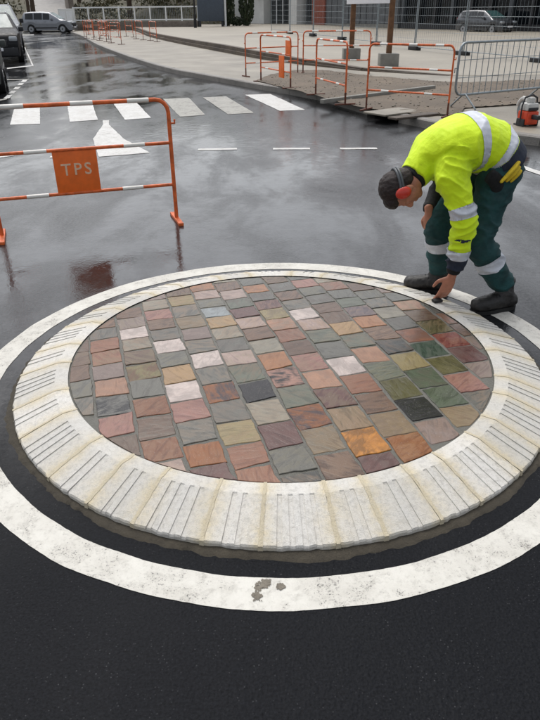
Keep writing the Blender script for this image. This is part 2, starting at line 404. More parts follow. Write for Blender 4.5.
# ------------------------------------------------------------------ the island
isl = empty('roundabout_island', (CX, CY, 0), 0, 'low domed roundabout island of coloured wet paving stones with a pale grooved kerb', 'roundabout')
RD = 1.03
def dome(r): return .088 + .012*(1 - min(1, (r/RD))**2)
m = MB(); vs = [(0,0,dome(0)-.0028)]; fs = []; NR, NS = 10, 72
for i in range(1, NR+1):
    for k in range(NS):
        a = 2*math.pi*k/NS; r = (RD+.006)*i/NR; vs.append((r*math.cos(a), r*math.sin(a), dome(r)-.0028+ .001*noise.noise((r*math.cos(a)*8, r*math.sin(a)*8, 0))))
for k in range(NS):
    fs.append((0, 1+k, 1+(k+1) % NS))
    for i in range(NR-1): a = 1+i*NS; fs.append((a+k, a+NS+k, a+NS+(k+1) % NS, a+(k+1) % NS))
m.add(vs, fs).build('mortar_bed', 'joint_mortar', isl, 'all')
PAL = dict(g=(126,126,120), G=(120,128,112), w=(226,210,208), p=(190,130,120), P=(206,178,170), o=(208,136,84), O=(222,148,60), r=(150,88,54), b=(132,102,84),
           k=(40,38,44), m=(126,82,78), y=(178,160,108), t=(166,140,106), h=(206,164,108), l=(112,108,66), R=(150,70,58), d=(72,96,80), n=(166,144,138),
           e=(176,168,150), c=(208,152,120), B=(168,180,190), s=(84,86,84), v=(122,104,112), x=(172,104,52), a=(176,114,86), q=(104,120,98))
COLS = [  # photo-measured centre of every stone along its column (metres), and its colour
 ('f', [2.98,2.83,2.68], 'bgg'),
 ('g', [3.22,3.06,2.91,2.75,2.59,2.43], 'bbbggg'),
 ('A', [3.47,3.33,3.19,3.03,2.88,2.73,2.56,2.39,2.23], 'bgaancKpb'),
 ('B', [3.57,3.42,3.28,3.14,2.99,2.83,2.66,2.5,2.33,2.16,2.01], 'bnwebLgrbrP'),
 ('C', [3.64,3.49,3.35,3.21,3.06,2.91,2.75,2.575,2.41,2.24,2.08,1.93], 'epbgwghwpgxm'),
 ('D', [3.66,3.49,3.32,3.16,3.01,2.85,2.68,2.52,2.35,2.18,2.02,1.87], 'ygtngwgXgyaa'),
 ('E', [3.85,3.70,3.56,3.42,3.27,3.12,2.97,2.82,2.66,2.48,2.3,2.11,1.94,1.78], 'oPgBhegPGkemgs'),
 ('F', [3.80,3.65,3.50,3.36,3.21,3.06,2.91,2.74,2.56,2.38,2.21,2.03,1.85], 'bPGmPbeoFGXtb'),
 ('G', [3.85,3.70,3.57,3.43,3.29,3.13,2.99,2.84,2.67,2.49,2.32,2.15,1.97,1.80], 'gogmycabpcmtOm'),
 ('H', [3.68,3.53,3.38,3.23,3.08,2.93,2.76,2.58,2.4,2.23,2.06,1.88], 'gbgwPGgwabtx'),
 ('I', [3.70,3.56,3.42,3.28,3.14,2.98,2.82,2.66,2.48,2.31,2.13,1.95,1.8], 'pggbbhGcGlknb'),
 ('J', [3.60,3.46,3.32,3.18,3.03,2.87,2.71,2.54,2.36,2.19,2.02,1.86], 'agGvobsyqqtg'),
 ('K', [3.54,3.41,3.27,3.11,2.96,2.8,2.63,2.45,2.28,2.1], 'bggegadlpg'),
 ('L', [3.32,3.18,3.03,2.87,2.7,2.52,2.36,2.2], 'gcblRmng'),
 ('M', [3.1,2.95,2.79,2.63,2.47], 'gabng'),
 ('N', [2.9,2.75,2.6], 'gbn'),
]
def mute(c, k=.70):
    y = .35*c[0]+.5*c[1]+.15*c[2]; return tuple((y*(1-k)+x*k)*.80*g for x, g in zip(c, (1.0, .985, .95)))
EU = Vector((.9617, .2741)); EV = Vector((-.2741, .9617))
ctr = Vector((CX, CY))
SPECIAL = {'K': ((44,46,52), (128,128,124), .9), 'L': ((150,138,84), (120,78,50), .9), 'X': ((170,102,52), (62,52,62), .9), 'F': ((205,150,132), (42,34,38), 1.0)}
for ci, (nm, vl, cc) in enumerate(COLS):
    while vl[0] < 4.1: vl = [vl[0]+.15]+vl; cc = rnd.choice('gGbnge')+cc
    while vl[-1] > 1.5: vl = vl+[vl[-1]-.17]; cc = cc+rnd.choice('gGbmge')
    uc = (-.711 + .1635*(ci-2) + .698)*.9617
    for i, vv in enumerate(vl):
        hi = (vl[i-1]+vv)/2 if i else vv+.075; lo = (vl[i+1]+vv)/2 if i < len(vl)-1 else vv-.075
        hi *= .9617; lo *= .9617; g = .0036
        hw = .1635*.9617/2 - g
        sk = rnd.uniform(-.006, .006); cs = [(uc-hw, lo+g+sk), (uc+hw, lo+g-sk), (uc+hw, hi-g-sk*.5), (uc-hw, hi-g+sk*.5)]
        cs = [(a+rnd.uniform(-.006, .004)*(1 if q in (1, 2) else -1), b+rnd.uniform(-.005, .005)) for q, (a, b) in enumerate(cs)]
        out = []
        for q in range(4):
            a, b = Vector(cs[q]), Vector(cs[(q+1) % 4])
            for k in range(5):
                pt = a.lerp(b, k/5 if k else .035)
                if k == 0: out.append(a.lerp(b, .02)); continue
                nn = Vector(((b-a).y, -(b-a).x)).normalized(); out.append(pt + nn*rnd.uniform(-.0042, .0018))
        pts = [EU*q.x + EV*q.y - ctr for q in out]
        if sum(1 for q in pts if q.length < RD) < 5: continue
        pts = [q if q.length < RD-.004 else q.normalized()*(RD-.004) for q in pts]
        ar = abs(sum(pts[k].x*pts[k-1].y - pts[k-1].x*pts[k].y for k in range(len(pts))))/2
        if ar < .0022: continue
        clean = [pts[0]]
        for q in pts[1:]:
            if (q-clean[-1]).length > .003: clean.append(q)
        pts = clean; n = len(pts); c = sum(pts, Vector((0,0)))/n
        tilt = (rnd.uniform(-.012, .012), rnd.uniform(-.012, .012)); lift = rnd.uniform(-.0005, .002)
        zt = lambda q: dome(q.length) + lift + (q-c).x*tilt[0] + (q-c).y*tilt[1]
        vs = []
        for q in pts: vs.append((q.x-c.x, q.y-c.y, dome(q.length)-.03))
        for q in pts: vs.append((q.x-c.x, q.y-c.y, zt(q)-.0018))
        for q in pts:
            d = (c-q); q2 = q + d*min(.5, .0022/max(.01, d.length)); vs.append((q2.x-c.x, q2.y-c.y, zt(q2)))
        fs = [(k, (k+1) % n, n+(k+1) % n, n+k) for k in range(n)] + [(n+k, n+(k+1) % n, 2*n+(k+1) % n, 2*n+k) for k in range(n)] + [tuple(range(2*n, 3*n))]
        o = MB().add(vs, fs).build('paving_stone', 'stone', isl, loc=(c.x, c.y, 0))
        ch = cc[i]
        if ch in SPECIAL: b1, b2, bl = SPECIAL[ch]
        else:
            b1 = PAL[ch]; alt = rnd.choice([(150,110,84), (120,120,114), (176,140,110), (104,84,80), (140,130,96)])
            b2 = tuple(.5*x+.5*y for x, y in zip(b1, alt)); bl = rnd.uniform(.5, 1.0)
            if ch in 'wOk': b2 = tuple(x*(.62 if ch == 'O' else .84) for x in b1); bl = .8
        kk_ = .95 if ch in 'OxX' else .84; b1, b2 = mute(b1, kk_), mute(b2, kk_)
        if ch in 'wOk': b1 = tuple(x*1.12 for x in b1)
        jit = rnd.uniform(.92, 1.06)
        o.color = tuple(x*jit for x in lin(b1)[:3]) + (1,); o['second_tone'] = lin(b2)[:3]; o['blend'] = bl

# kerb: precast blocks with radial grooves
RI, RO = RD+.004, 1.288
def kz(r):   # top surface: flat inner band, then a fall to the outer lip
    return .092 if r < RI+.062 else .092 - (r-RI-.062)/(RO-RI-.062)*.062
def kerb_block(a0, a1, ng, idx):
    m = MB(); gap = R(.32)
    A0, A1 = a0+gap, a1-gap; am = (RI+RO)/2
    # angular stations: land / groove / land ...
    span = A1-A0; gw = R(.9); pitch = R(2.0); edge = (span-pitch*(ng-1))/2
    cuts = [A0]
    if ng:
        for k in range(ng): cc = A0+edge+pitch*k; cuts += [cc-gw/2, cc+gw/2]
    cuts.append(A1)
    rs = [RI, RI+.060, RI+.064, (RI+.064+RO)/2, RO-.004, RO]
    P = lambda a, r, z: (r*math.cos(a), r*math.sin(a), z)
    ch = [rnd.uniform(-.006, .003) for _ in cuts]
    for k in range(len(cuts)-1):
        b0, b1 = cuts[k], cuts[k+1]; groove = k % 2 == 1; dz = lambda r: .004 if groove and r > RI+.062 else 0
        sub = 1 if groove else max(1, int((b1-b0)/R(.8)))
        for q in range(sub):
            c0, c1 = b0+(b1-b0)*q/sub, b0+(b1-b0)*(q+1)/sub
            jag = lambda a_: .006*noise.noise((math.cos(a_)*45, math.sin(a_)*45, 3.))-.001
            e0 = jag(c0); e1 = jag(c1)
            top = []
            for j, r in enumerate(rs):
                z = kz(r)-dz(r) - (.006 if j == len(rs)-1 else 0); top.append((r, z))
            vs = []
            for r, z in top:
                vs += [P(c0, r+(e0 if r > RO-.01 else 0), z), P(c1, r+(e1 if r > RO-.01 else 0), z)]
            vs += [P(c0, RO+e0-.004, -.02), P(c1, RO+e1-.004, -.02)]
            n = len(top)+1
            m.add(vs, [(2*j, 2*j+2, 2*j+3, 2*j+1) for j in range(n-1)])
        if groove:   # groove walls
            for a, fl in ((b0, 0), (b1, 1)):
                vs = []; rr = [RI+.062, RI+.064, (RI+.064+RO)/2, RO]
                for r in rs[1:]:
                    vs += [P(a, r, kz(r)-(.006 if r == RO else 0)), P(a, r, kz(r)-dz(r)-(.006 if r == RO else 0))]
                m.add(vs, [((2*j, 2*j+1, 2*j+3, 2*j+2) if fl else (2*j, 2*j+2, 2*j+3, 2*j+1)) for j in range(len(rs)-2)])
    for a, fl in ((A0, 0), (A1, 1)):    # block ends
        vs = [];
        for r in rs: vs += [P(a, r, kz(r)-(.006 if r == RO else 0)), P(a, r, -.02)]
        m.add(vs, [((2*j, 2*j+2, 2*j+3, 2*j+1) if fl else (2*j, 2*j+1, 2*j+3, 2*j+2)) for j in range(len(rs)-1)])
    ko = m.build('kerb_stone', 'kerb', isl)
    at = ko.data.attributes.new('sand', 'FLOAT', 'POINT')     # sand washed out of the joints stains the block ends
    for i_, v_ in enumerate(ko.data.vertices):
        aa = math.atan2(v_.co.y, v_.co.x); dd_ = min(abs((aa-e_+math.pi) % (2*math.pi)-math.pi) for e_ in (a0, a1)); at.data[i_].value = .9*math.exp(-dd_/R(1.9))
    # sandy mortar joint after the block
    j = MB(); jw = R(rnd.uniform(.33, .52)); st = 12; vs = []
    for i in range(st+1):
        r = RI-.003+(RO-RI+.004)*i/st
        for sgn in (-1, 1):
            aa = a1 + sgn*jw*(.8+.55*noise.noise((idx*3.1, i*.9, sgn*2)))
            vs.append(P(aa, r, kz(r)+.0013+.0005*noise.noise((idx, i*2., 5))))
    j.add(vs, [(2*i, 2*i+2, 2*i+3, 2*i+1) for i in range(st)])
    vs2 = [P(a1-jw*.9, RO-.002, kz(RO)), P(a1+jw*.9, RO-.002, kz(RO)), P(a1+jw*.9, RO+.0025, .0), P(a1-jw*.9, RO+.0025, .0)]
    j.add(vs2, [(0, 3, 2, 1)]); j.build('sandy_joint', 'sandy_joint', isl)
seq = [(-94,-82.3,4), (-82.3,-74.7,2), (-74.7,-64.9,2), (-64.9,-56.3,2), (-56.3,-44.5,4), (-44.5,-35.7,2), (-35.7,-24,4), (-24,-15.2,2)]
a = -15.2; k = 0; end = 360-124.4
left = end - a; n4 = 10; unit = left/(n4*(11.7+8.8)); 
for i in range(n4):
    seq.append((a, a+11.7*unit, 4)); a += 11.7*unit; seq.append((a, a+8.8*unit, 2)); a += 8.8*unit
seq += [(-124.4,-114.8,2), (-114.8,-103,4), (-103,-94,2)]
for i, (p, q, n) in enumerate(seq): kerb_block(R(p), R(q), n, i)
# mortar haunching round the kerb foot
vs = []; fs = []; N = 480; m = MB()
for i in range(N):
    a = 2*math.pi*i/N; d = Vector((math.cos(a), math.sin(a)))
    wv = .026 + .024*noise.noise((d.x*6, d.y*6, 3)) + .014*noise.noise((d.x*30, d.y*30, 1)) + .008*noise.noise((d.x*75, d.y*75, 4)) + .016*(1-d.y)*.5
    for r, z in ((RO-.01, .010+.005*noise.noise((d.x*20, d.y*20, 8))), (RO+wv*.55, .008+.005*noise.noise((d.x*40, d.y*40, 2))), (RO+wv, -.004)):
        vs.append((d.x*r, d.y*r, z))
for i in range(N):
    j = (i+1) % N
    for q in range(2): fs.append((3*i+q, 3*i+q+1, 3*j+q+1, 3*j+q))
m.add(vs, fs).build('mortar_haunch', 'skirt_mortar', isl, 'all')

# ------------------------------------------------------------------ pavement, kerb, dug bed, plaza
KL = [Vector(q) for q in ((-40,128),(-14.4,54.9),(-8.43,36),(-3.32,21.8),(-.66,16.7),(1.0,13.85),(1.72,11.7),(2.54,9.95),(3.56,8.7),(5.3,7.5),(9,6.2),(16,5.2),(60,3))]
def spline(P, step):
    out = []
    for i in range(len(P)-1):
        p0, p1, p2, p3 = P[max(0,i-1)], P[i], P[i+1], P[min(len(P)-1,i+2)]
        n = max(2, int((p2-p1).length/step))
        for k in range(n):
            t = k/n; d = max((p2-p1).length, 1e-6)
            m1 = (p2-p0)*(d/max((p2-p0).length, 1e-6)); m2 = (p3-p1)*(d/max((p3-p1).length, 1e-6))
            h = (2*t**3-3*t*t+1)*p1 + (t**3-2*t*t+t)*m1 + (-2*t**3+3*t*t)*p2 + (t**3-t*t)*m2
            out.append(h)
    out.append(P[-1]); return out
kl = spline(KL, 1.0)
def offs(L, d):
    out = []
    for i in range(len(L)):
        t = (L[min(i+1, len(L)-1)]-L[max(i-1, 0)]).normalized(); out.append(L[i] + Vector((-t.y, t.x))*d)
    return out
PZ = .12
kin = offs(kl, .15)
pv = MB(); pv.add([(q.x, q.y, PZ) for q in kin] + [(60,128,PZ)], [tuple(range(len(kin)+1))])
pave = pv.build('pavement', 'pavement'); tag(pave, kind='structure')
kerb = empty('street_kerb'); tag(kerb, kind='structure')
for i in range(len(kl)-1):
    a, b, c, d = kl[i], kl[i+1], kin[i+1], kin[i]
    mid = (a+b)/2
    if 1.66 < mid.x < 2.0 and mid.y < 12.4: continue       # a kerb stone has been taken out
    e = (b-a).normalized()*.004; a, d, b, c = a+e, d+e, b-e, c-e
    h = PZ + .006 + rnd.uniform(-.004, .004)
    top = [a.lerp(d, .12), b.lerp(c, .12), c, d]
    vs = [(q.x, q.y, -.02) for q in (a, b, c, d)] + [(a.x, a.y, h-.02), (b.x, b.y, h-.02), (c.x, c.y, h), (d.x, d.y, h)] + [(q.x, q.y, h) for q in top[:2]]
    MB().add(vs, [(0,1,5,4), (4,5,9,8), (8,9,6,7), (1,2,6,9,5), (3,0,4,8,7), (2,3,7,6)]).build('kerb_stone', 'grey_kerb', kerb)
# dug-up bed of brown gravel
bed = [(-.25,16.5),(.2,15.3),(.75,13.9),(1.3,12.3),(1.75,11.3),(2.4,10.7),(3.0,10.6),(3.3,11.4),(4.6,11.9),(7,12.7),(12,14.2),(12,17.6),(7,16.2),(4.2,15.6),(2.6,17.4),(1.6,19.4),(.7,19.4),(.1,18.2)]
bm = bmesh.new(); vv = [bm.verts.new((x, y, 0)) for x, y in bed]; f = bm.faces.new(vv)
bmesh.ops.triangulate(bm, faces=[f]); bmesh.ops.subdivide_edges(bm, edges=bm.edges[:], cuts=12, use_grid_fill=True)
for v in bm.verts: v.co.z = PZ + .006 + -.004+.018*max(0, .3+noise.noise((v.co.x*2.2, v.co.y*2.2, 0))) + .012*noise.noise((v.co.x*9, v.co.y*9, 4)) + .012
me = bpy.data.meshes.new('gravel_bed'); bm.to_mesh(me); bm.free(); me.materials.append(MAT['gravel'])
tag(link('gravel_bed', me, None, 'all'), 'brown gravel in the dug-up pavement strip inside the orange barriers', 'gravel', kind='stuff')
# loose stones on it
m = MB(); bp = [Vector(b) for b in bed]
def inside(x, y, P):
    c = False
    for i in range(len(P)):
        a, b = P[i], P[i-1]
        if (a.y > y) != (b.y > y) and x < (b.x-a.x)*(y-a.y)/(b.y-a.y)+a.x: c = not c
    return c
n = 0
while n < 900:
    x, y = rnd.uniform(-.2, 9), rnd.uniform(10.6, 19)
    if not inside(x, y, bp): continue
    r = rnd.uniform(.008, .020)*rnd.choice((.6, .8, 1, 1.5)); m.ball((x, y, PZ+.025), (r, r*rnd.uniform(.6, 1), r*.6), 5, 4, 0, Matrix.Rotation(rnd.uniform(0, 6), 3, 'Z')); n += 1
tag(m.build('loose_stones', 'pavement'), 'loose small stones strewn over the dug-up gravel strip', 'stones', kind='stuff')
# concrete edging and slab in the bed
def bar_between(name, a, b, wd, z0, z1, mat, label, cat, parent=None, bev=.012):
    a, b = Vector(a[:2]), Vector(b[:2]); L = (b-a).length; ang = math.atan2((b-a).y, (b-a).x)
    o = MB().bbox((0,-wd/2,z0), (L,wd/2,z1), bev).build(name, mat, parent, True, (a.x, a.y, 0)); o.rotation_euler = (0,0,ang)
    if label: tag(o, label, cat)
    return o
a, b = G(322,99,.2), G(434,85,.2)
bar_between('edging_strip', a, b, .10, PZ, PZ+.075, 'concrete', 'long pale concrete edging strip lying across the dug-up gravel', 'edging')
a, b = G(374,112.5,.16), G(410,108,.16)
bar_between('concrete_slab', a, b, .5, PZ+.0, PZ+.03, 'pavement', 'flat grey concrete slab beside the gap in the street kerb', 'slab')
a, b = G(392,117,.16), G(436,112,.16)
bar_between('wooden_plank', a, b, .2, PZ+.0, PZ+.035, 'old_boards', 'dark flat wooden plank by the foot of the nearest orange barrier', 'plank')
# plaza behind the low step
def plz(x, y): 
    t = max(0, min(1, (4.5-x)/6.5)); return .126 + .245*t*t*(3-2*t)
ST = spline([Vector(q) for q in ((-30,118),(-12.3,66),(-7.0,45.4),(-1.05,27.1),(1.25,21.6),(4.6,17.5),(9,17.9),(20,22.5),(60,40))], 1.2)
m = MB(); vs = []; fs = []; K = 14
for q in ST:
    for k in range(K+1):
        t = (k/K)**2; x = q.x + t*(62-q.x)*1.0; y = q.y + t*(140-q.y)*.9
        vs.append((x, y, plz(q.x + t*40, y)))
for i in range(len(ST)-1):
    for k in range(K): a = i*(K+1)+k; fs.append((a, a+1, a+K+2, a+K+1))
pz = m.add(vs, fs).build('plaza', 'plaza', None, 'all'); tag(pz, kind='structure')
def PLZ(x, y):   # height of the plaza under a point
    best = .13; h, loc, nn, fi = pz.ray_cast(Vector((x, y, 5)), Vector((0,0,-1)))
    return loc.z if h else PZ
step = empty('plaza_step'); tag(step, kind='structure')
for i in range(0, len(ST)-2, 2):
    a, b = ST[i], ST[min(i+2, len(ST)-1)]
    if a.x > 4.4: break
    za, zb = plz(a.x, 0), plz(b.x, 0); t = (b-a).normalized(); nrm = Vector((-t.y, t.x)); e = t*.01
    for lo, hi, out in ((0, .5, -.05), (.5, 1, .02)):      # two courses of weathered boards
        pa = [a+e-nrm*(.10-out), b-e-nrm*(.10-out), b-e+nrm*.12, a+e+nrm*.12]
        hz = [(PZ-.01+(z-PZ+.012)*lo + (.004 if lo else 0), PZ-.01+(z-PZ+.02)*hi) for z in (za, zb, zb, za)]
        MB().add([(q.x, q.y, z[0]) for q, z in zip(pa, hz)] + [(q.x, q.y, z[1]) for q, z in zip(pa, hz)],
                 [(3,2,1,0),(4,5,6,7),(0,1,5,4),(1,2,6,5),(2,3,7,6),(3,0,4,7)]).build('step_board', 'old_boards', step)

# ------------------------------------------------------------------ orange barriers
def orange_barrier(label, group, W=1.55, letters=True, px=0, plate=True, mats=('orange_paint', 'orange_plate'), H=.985):
    root = empty('orange_barrier', (0,0,0), 0, label, 'barrier', group); r = .0165; rc = .10; x1 = W/2
    path = [(-x1,0,.02), (-x1,0,H-rc)] + [(-x1+rc*(1-math.cos(a)), 0, H-rc+rc*math.sin(a)) for a in [R(q) for q in (22,45,68,90)]]
    path += [(-x, y, z) for x, y, z in reversed(path)]
    MB().tube(path, r, 10).build('frame', mats[0], root, True)
    for z in (.65, .31): MB().tube([(-x1+.01,0,z), (x1-.01,0,z)], r*.85, 8).build('rail', mats[0], root, True)
    for z, c, rr in ((H, (-.50, .05, .52), r), (.65, (-.38, .45), r*.85), (.31, (-.42, .40), r*.85)):
        for q in c:
            q = q*W/1.55; MB().tube([(q-.085,0,z), (q+.085,0,z)], rr+.0018, 10).build('white_band', 'white_band', root, True)
    if plate:
        pl = MB().bbox((px-.17,-.006,.30), (px+.17,.006,.645), .004).build('name_plate', mats[1], root, True)
        if letters:
            cu = bpy.data.curves.new('letters', 'FONT'); cu.body = 'TPS'; cu.size = .13; cu.extrude = .0012; cu.offset = .0012; cu.align_x = 'CENTER'; cu.space_character = 1.25; cu.resolution_u = 3
            tmp = bpy.data.objects.new('tmp', cu); col.objects.link(tmp); bpy.context.view_layer.update()
            me = bpy.data.meshes.new_from_object(tmp.evaluated_get(bpy.context.evaluated_depsgraph_get())); bpy.data.objects.remove(tmp)
            me.materials.clear(); me.materials.append(MAT['pale_lettering'])
            for side in (-1, 1):
                o = link('lettering', me, pl); o.matrix_local = Matrix.Translation((px, side*.0072, .455)) @ Matrix.Rotation(0 if side < 0 else math.pi, 4, 'Z') @ Matrix.Rotation(math.pi/2, 4, 'X')
    for sx in (-1, 1):
        MB().bbox((sx*x1-.022,-.19,0), (sx*x1+.022,.19,.026), .006).build('foot', mats[0] if letters else 'rust_paint', root, True)
    for sx in ((-1, 1) if not letters else ()): MB().tube([(sx*x1,0,.02), (sx*x1,0,.20)], r+.0012, 10).build('leg_sleeve', 'rust_paint', root, True)
    MB().tube([(x1+.0,0,.80), (x1+.045,0,.80), (x1+.045,0,.83)], .009, 6).build('hook', mats[0], root, True)
    MB().tube([(-x1,0,.76), (-x1-.03,0,.76)], .014, 6).build('socket', mats[0], root, True)
    return root
def place(o, a, b, z=0):
    a, b = Vector(a[:2]), Vector(b[:2]); c = (a+b)/2; o.location = (c.x, c.y, z); o.rotation_euler = (0,0,math.atan2((b-a).y, (b-a).x)); return o
b0 = orange_barrier('large orange tube barrier with a lettered orange plate on the wet road', None, 1.43, True, -.06)
RL = Vector((-.80, 5.49)); LL = Vector((-2.27, 4.99)); d = (LL-RL).normalized()
place(b0, RL+d*1.43, RL)
b0['group'] = 'orange barriers'
proto = orange_barrier('', 'orange barriers', 1.78, False, 0, False)
proto.name = 'orange_barrier'
used = [False]
def more(a, b, z, label, W=None):
    o = proto if not used[0] else copy_tree(proto); used[0] = True
    place(o, a, b, z); o['label'] = label
    L = (Vector(b[:2])-Vector(a[:2])).length; o.scale = (max(.75, min(1.2, L/1.78)), 1, 1); return o
GZ = PZ+.016
more(G(366,110,GZ), G(447,117,GZ), GZ, 'orange barrier just left of the grey steel crowd barrier, nearest on the pavement')
more(G(315.6,95,GZ), G(345,105,GZ), GZ, 'orange barrier by the pavement kerb, second from the grey steel barrier')
pb = more(G(261,81.4,PZ), G(290.5,87.7,GZ), PZ, 'orange barrier with small plates at the kerb in front of the bright crossing stripe')
more(G(246,76.7,PZ), G(297.7,73.5,PZ), PZ, 'orange barrier closing the far left end of the gravel strip')
more((.95,18.5), (2.65,18.2), GZ, 'orange barrier along the back of the gravel strip, left of the wooden sign posts')
MB().bbox((.62,-.008,.62), (.88,.008,.92), .004).build('name_plate', 'orange_plate', pb, True); MB().bbox((.30,-.03,.18), (.58,-.014,.62), .004).build('name_plate', 'orange_plate', pb, True)
# the far run of barriers, at the kerb beyond the crossing
far = [((85,38.2),(96,39.8)), ((97,40),(110,42.4)), ((111,43),(122,44.6)), ((88,35),(104,35.6)), ((105,36),(121,37)), ((134,38.5),(146,40.5)), ((148,40),(160,42.5)), ((84,36.5),(95,37.4)), ((98,38),(112,39.8)), ((124,36),(136,37.6))]
lab = ['far orange barrier at the kerb nearest the silver car', 'second far orange barrier along the kerb from the silver car', 'third far orange barrier along the kerb from the silver car',
       'far orange barrier in the back row, closer to the silver car', 'far orange barrier in the back row, further from the silver car', 'far orange barrier lying along the plaza step, left one', 'far orange barrier lying along the plaza step, right one',
       'far orange barrier in the middle row nearest the silver car', 'far orange barrier in the middle row, next from the silver car', 'far orange barrier beside the left end of the plaza step']
for (p, q), l in zip(far, lab):
    o = more(G(*p, PZ), G(*q, PZ), PZ, l)

# ------------------------------------------------------------------ grey crowd barrier
gb = empty('crowd_barrier', (0,0,0), 0, 'grey galvanised steel crowd barrier with upright bars on the pavement', 'barrier')
Lg = 2.3; z0, z1 = .215, .985; rc = .13
path = []
for cx, cz, a0 in ((-Lg/2+rc, z0+rc, 180), (-Lg/2+rc, z1-rc, 90), (Lg/2-rc, z1-rc, 0), (Lg/2-rc, z0+rc, -90)):
    arc = [(cx+rc*math.cos(R(q)), 0, cz+rc*math.sin(R(q))) for q in ((a0+90, a0+60, a0+30, a0) if True else ())]
    path += [(x, y, z) for x, y, z in arc]
path.append(path[0]); 
MB().tube(path, .019, 10).build('frame', 'galvanised', gb, True)
nb = 16
for i in range(nb):
    x = -Lg/2 + Lg*(i+1)/(nb+1); MB().tube([(x,0,z0+.01), (x,0,z1-.01)], .0065, 6).build('bar', 'galvanised', gb, True)
for z in (z0+.26, z0+.52): MB().tube([(-Lg/2,0,z), (Lg/2,0,z)], .006, 6).build('cross_wire', 'galvanised', gb, True)
for x in (-Lg/2+.22, Lg/2-.22):
    MB().tube([(x,-.28,.012), (x,-.03,z0), (x,.03,z0), (x,.28,.012)], .014, 8).build('foot', 'galvanised', gb, True)
MB().tube([(-Lg/2-.02,0,.62), (-Lg/2-.06,0,.62), (-Lg/2-.06,0,.55)], .009, 6).build('hook', 'galvanised', gb, True)
place(gb, (3.05,11.18), (3.05+Lg*.86,11.18+Lg*.5), PZ+.02)

# ------------------------------------------------------------------ cut-off saw on the pavement
sp = G(528,127,PZ)
saw = empty('cutoff_saw', (sp.x+.02, sp.y+.12, PZ), R(18), 'red and grey petrol cutting saw standing on the pavement at the right', 'power tool')
saw.scale = (.8, .8, 1.02)
MB().bbox((-.13,-.12,.02), (.13,.13,.20), .03).build('body', 'saw_red', saw, True)
MB().bbox((-.11,-.135,.05), (.11,-.115,.17), .01).build('air_cover', 'saw_red', saw, True)
MB().bbox((-.12,-.11,.20), (.12,.12,.30), .035).build('engine_cover', 'saw_grey', saw, True)
MB().bbox((-.10,-.122,.205), (.10,-.10,.245), .008).build('grille', 'dark_plastic', saw, True)
MB().tube([(-.155,.0,.06), (-.16,.0,.26), (-.12,0,.37), (.03,0,.40), (.13,0,.36), (.155,0,.22), (.15,0,.08)], .014, 8).build('front_handle', 'dark_plastic', saw, True)
MB().bbox((-.05,-.06,.30), (.06,.06,.37), .02).build('fuel_cap', 'saw_grey', saw, True)
MB().bbox((-.04,-.30,.10), (.04,-.12,.16), .02).build('rear_grip', 'dark_plastic', saw, True)
MB().bbox((-.16,-.10,.0), (-.13,.10,.10), .01).build('skid', 'dark_plastic', saw, True)
MB().bbox((.13,-.10,.0), (.16,.10,.10), .01).build('skid', 'dark_plastic', saw, True)
bl = MB().disc((.10,.30,.17), (1,0,0), .15, .006, 24).build('blade', 'galvanised', saw, True)
MB().tube([(.10+.0,.30+.16*math.cos(R(q)),.17+.16*math.sin(R(q))) for q in range(20,200,20)], .03, 8).build('blade_guard', 'saw_grey', saw, True)
MB().bbox((.06,.08,.12), (.10,.32,.20), .01).build('belt_arm', 'dark_plastic', saw, True)
MB().bbox((-.13,.13,0), (.02,.2,.02), .005).build('stand', 'dark_plastic', saw, True)

# ------------------------------------------------------------------ sign on two wooden posts
sg = empty('site_sign', tuple(G(370,61,PZ).xy)+(0,), 0, 'white site board on two wooden posts set in concrete blocks', 'sign')
pA, pB = G(351,59,.2), G(388,64,.2); base = sg.location
for q in (pA, pB):
    z = PLZ(q.x, q.y); l = (q.x-base.x, q.y-base.y)
    MB().bbox((l[0]-.27,l[1]-.24,z-.02), (l[0]+.27,l[1]+.24,z+.33), .03).build('concrete_block', 'concrete', sg, True)
    MB().bbox((l[0]-.075,l[1]-.07,z+.3), (l[0]+.075,l[1]+.07,3.2), .015).build('post', 'wood_post', sg, True)
la, lb = pA-base, pB-base; t = (lb-la).normalized(); 
M4 = Matrix.Translation((la.x, la.y, 0)) @ Matrix.Rotation(math.atan2(t.y, t.x), 4, 'Z')
MB().bbox((-.22,-.135,1.74), ((lb-la).xy.length+.05,-.1,3.1), .006, 0, M4).build('board', 'sign_white', sg, True)

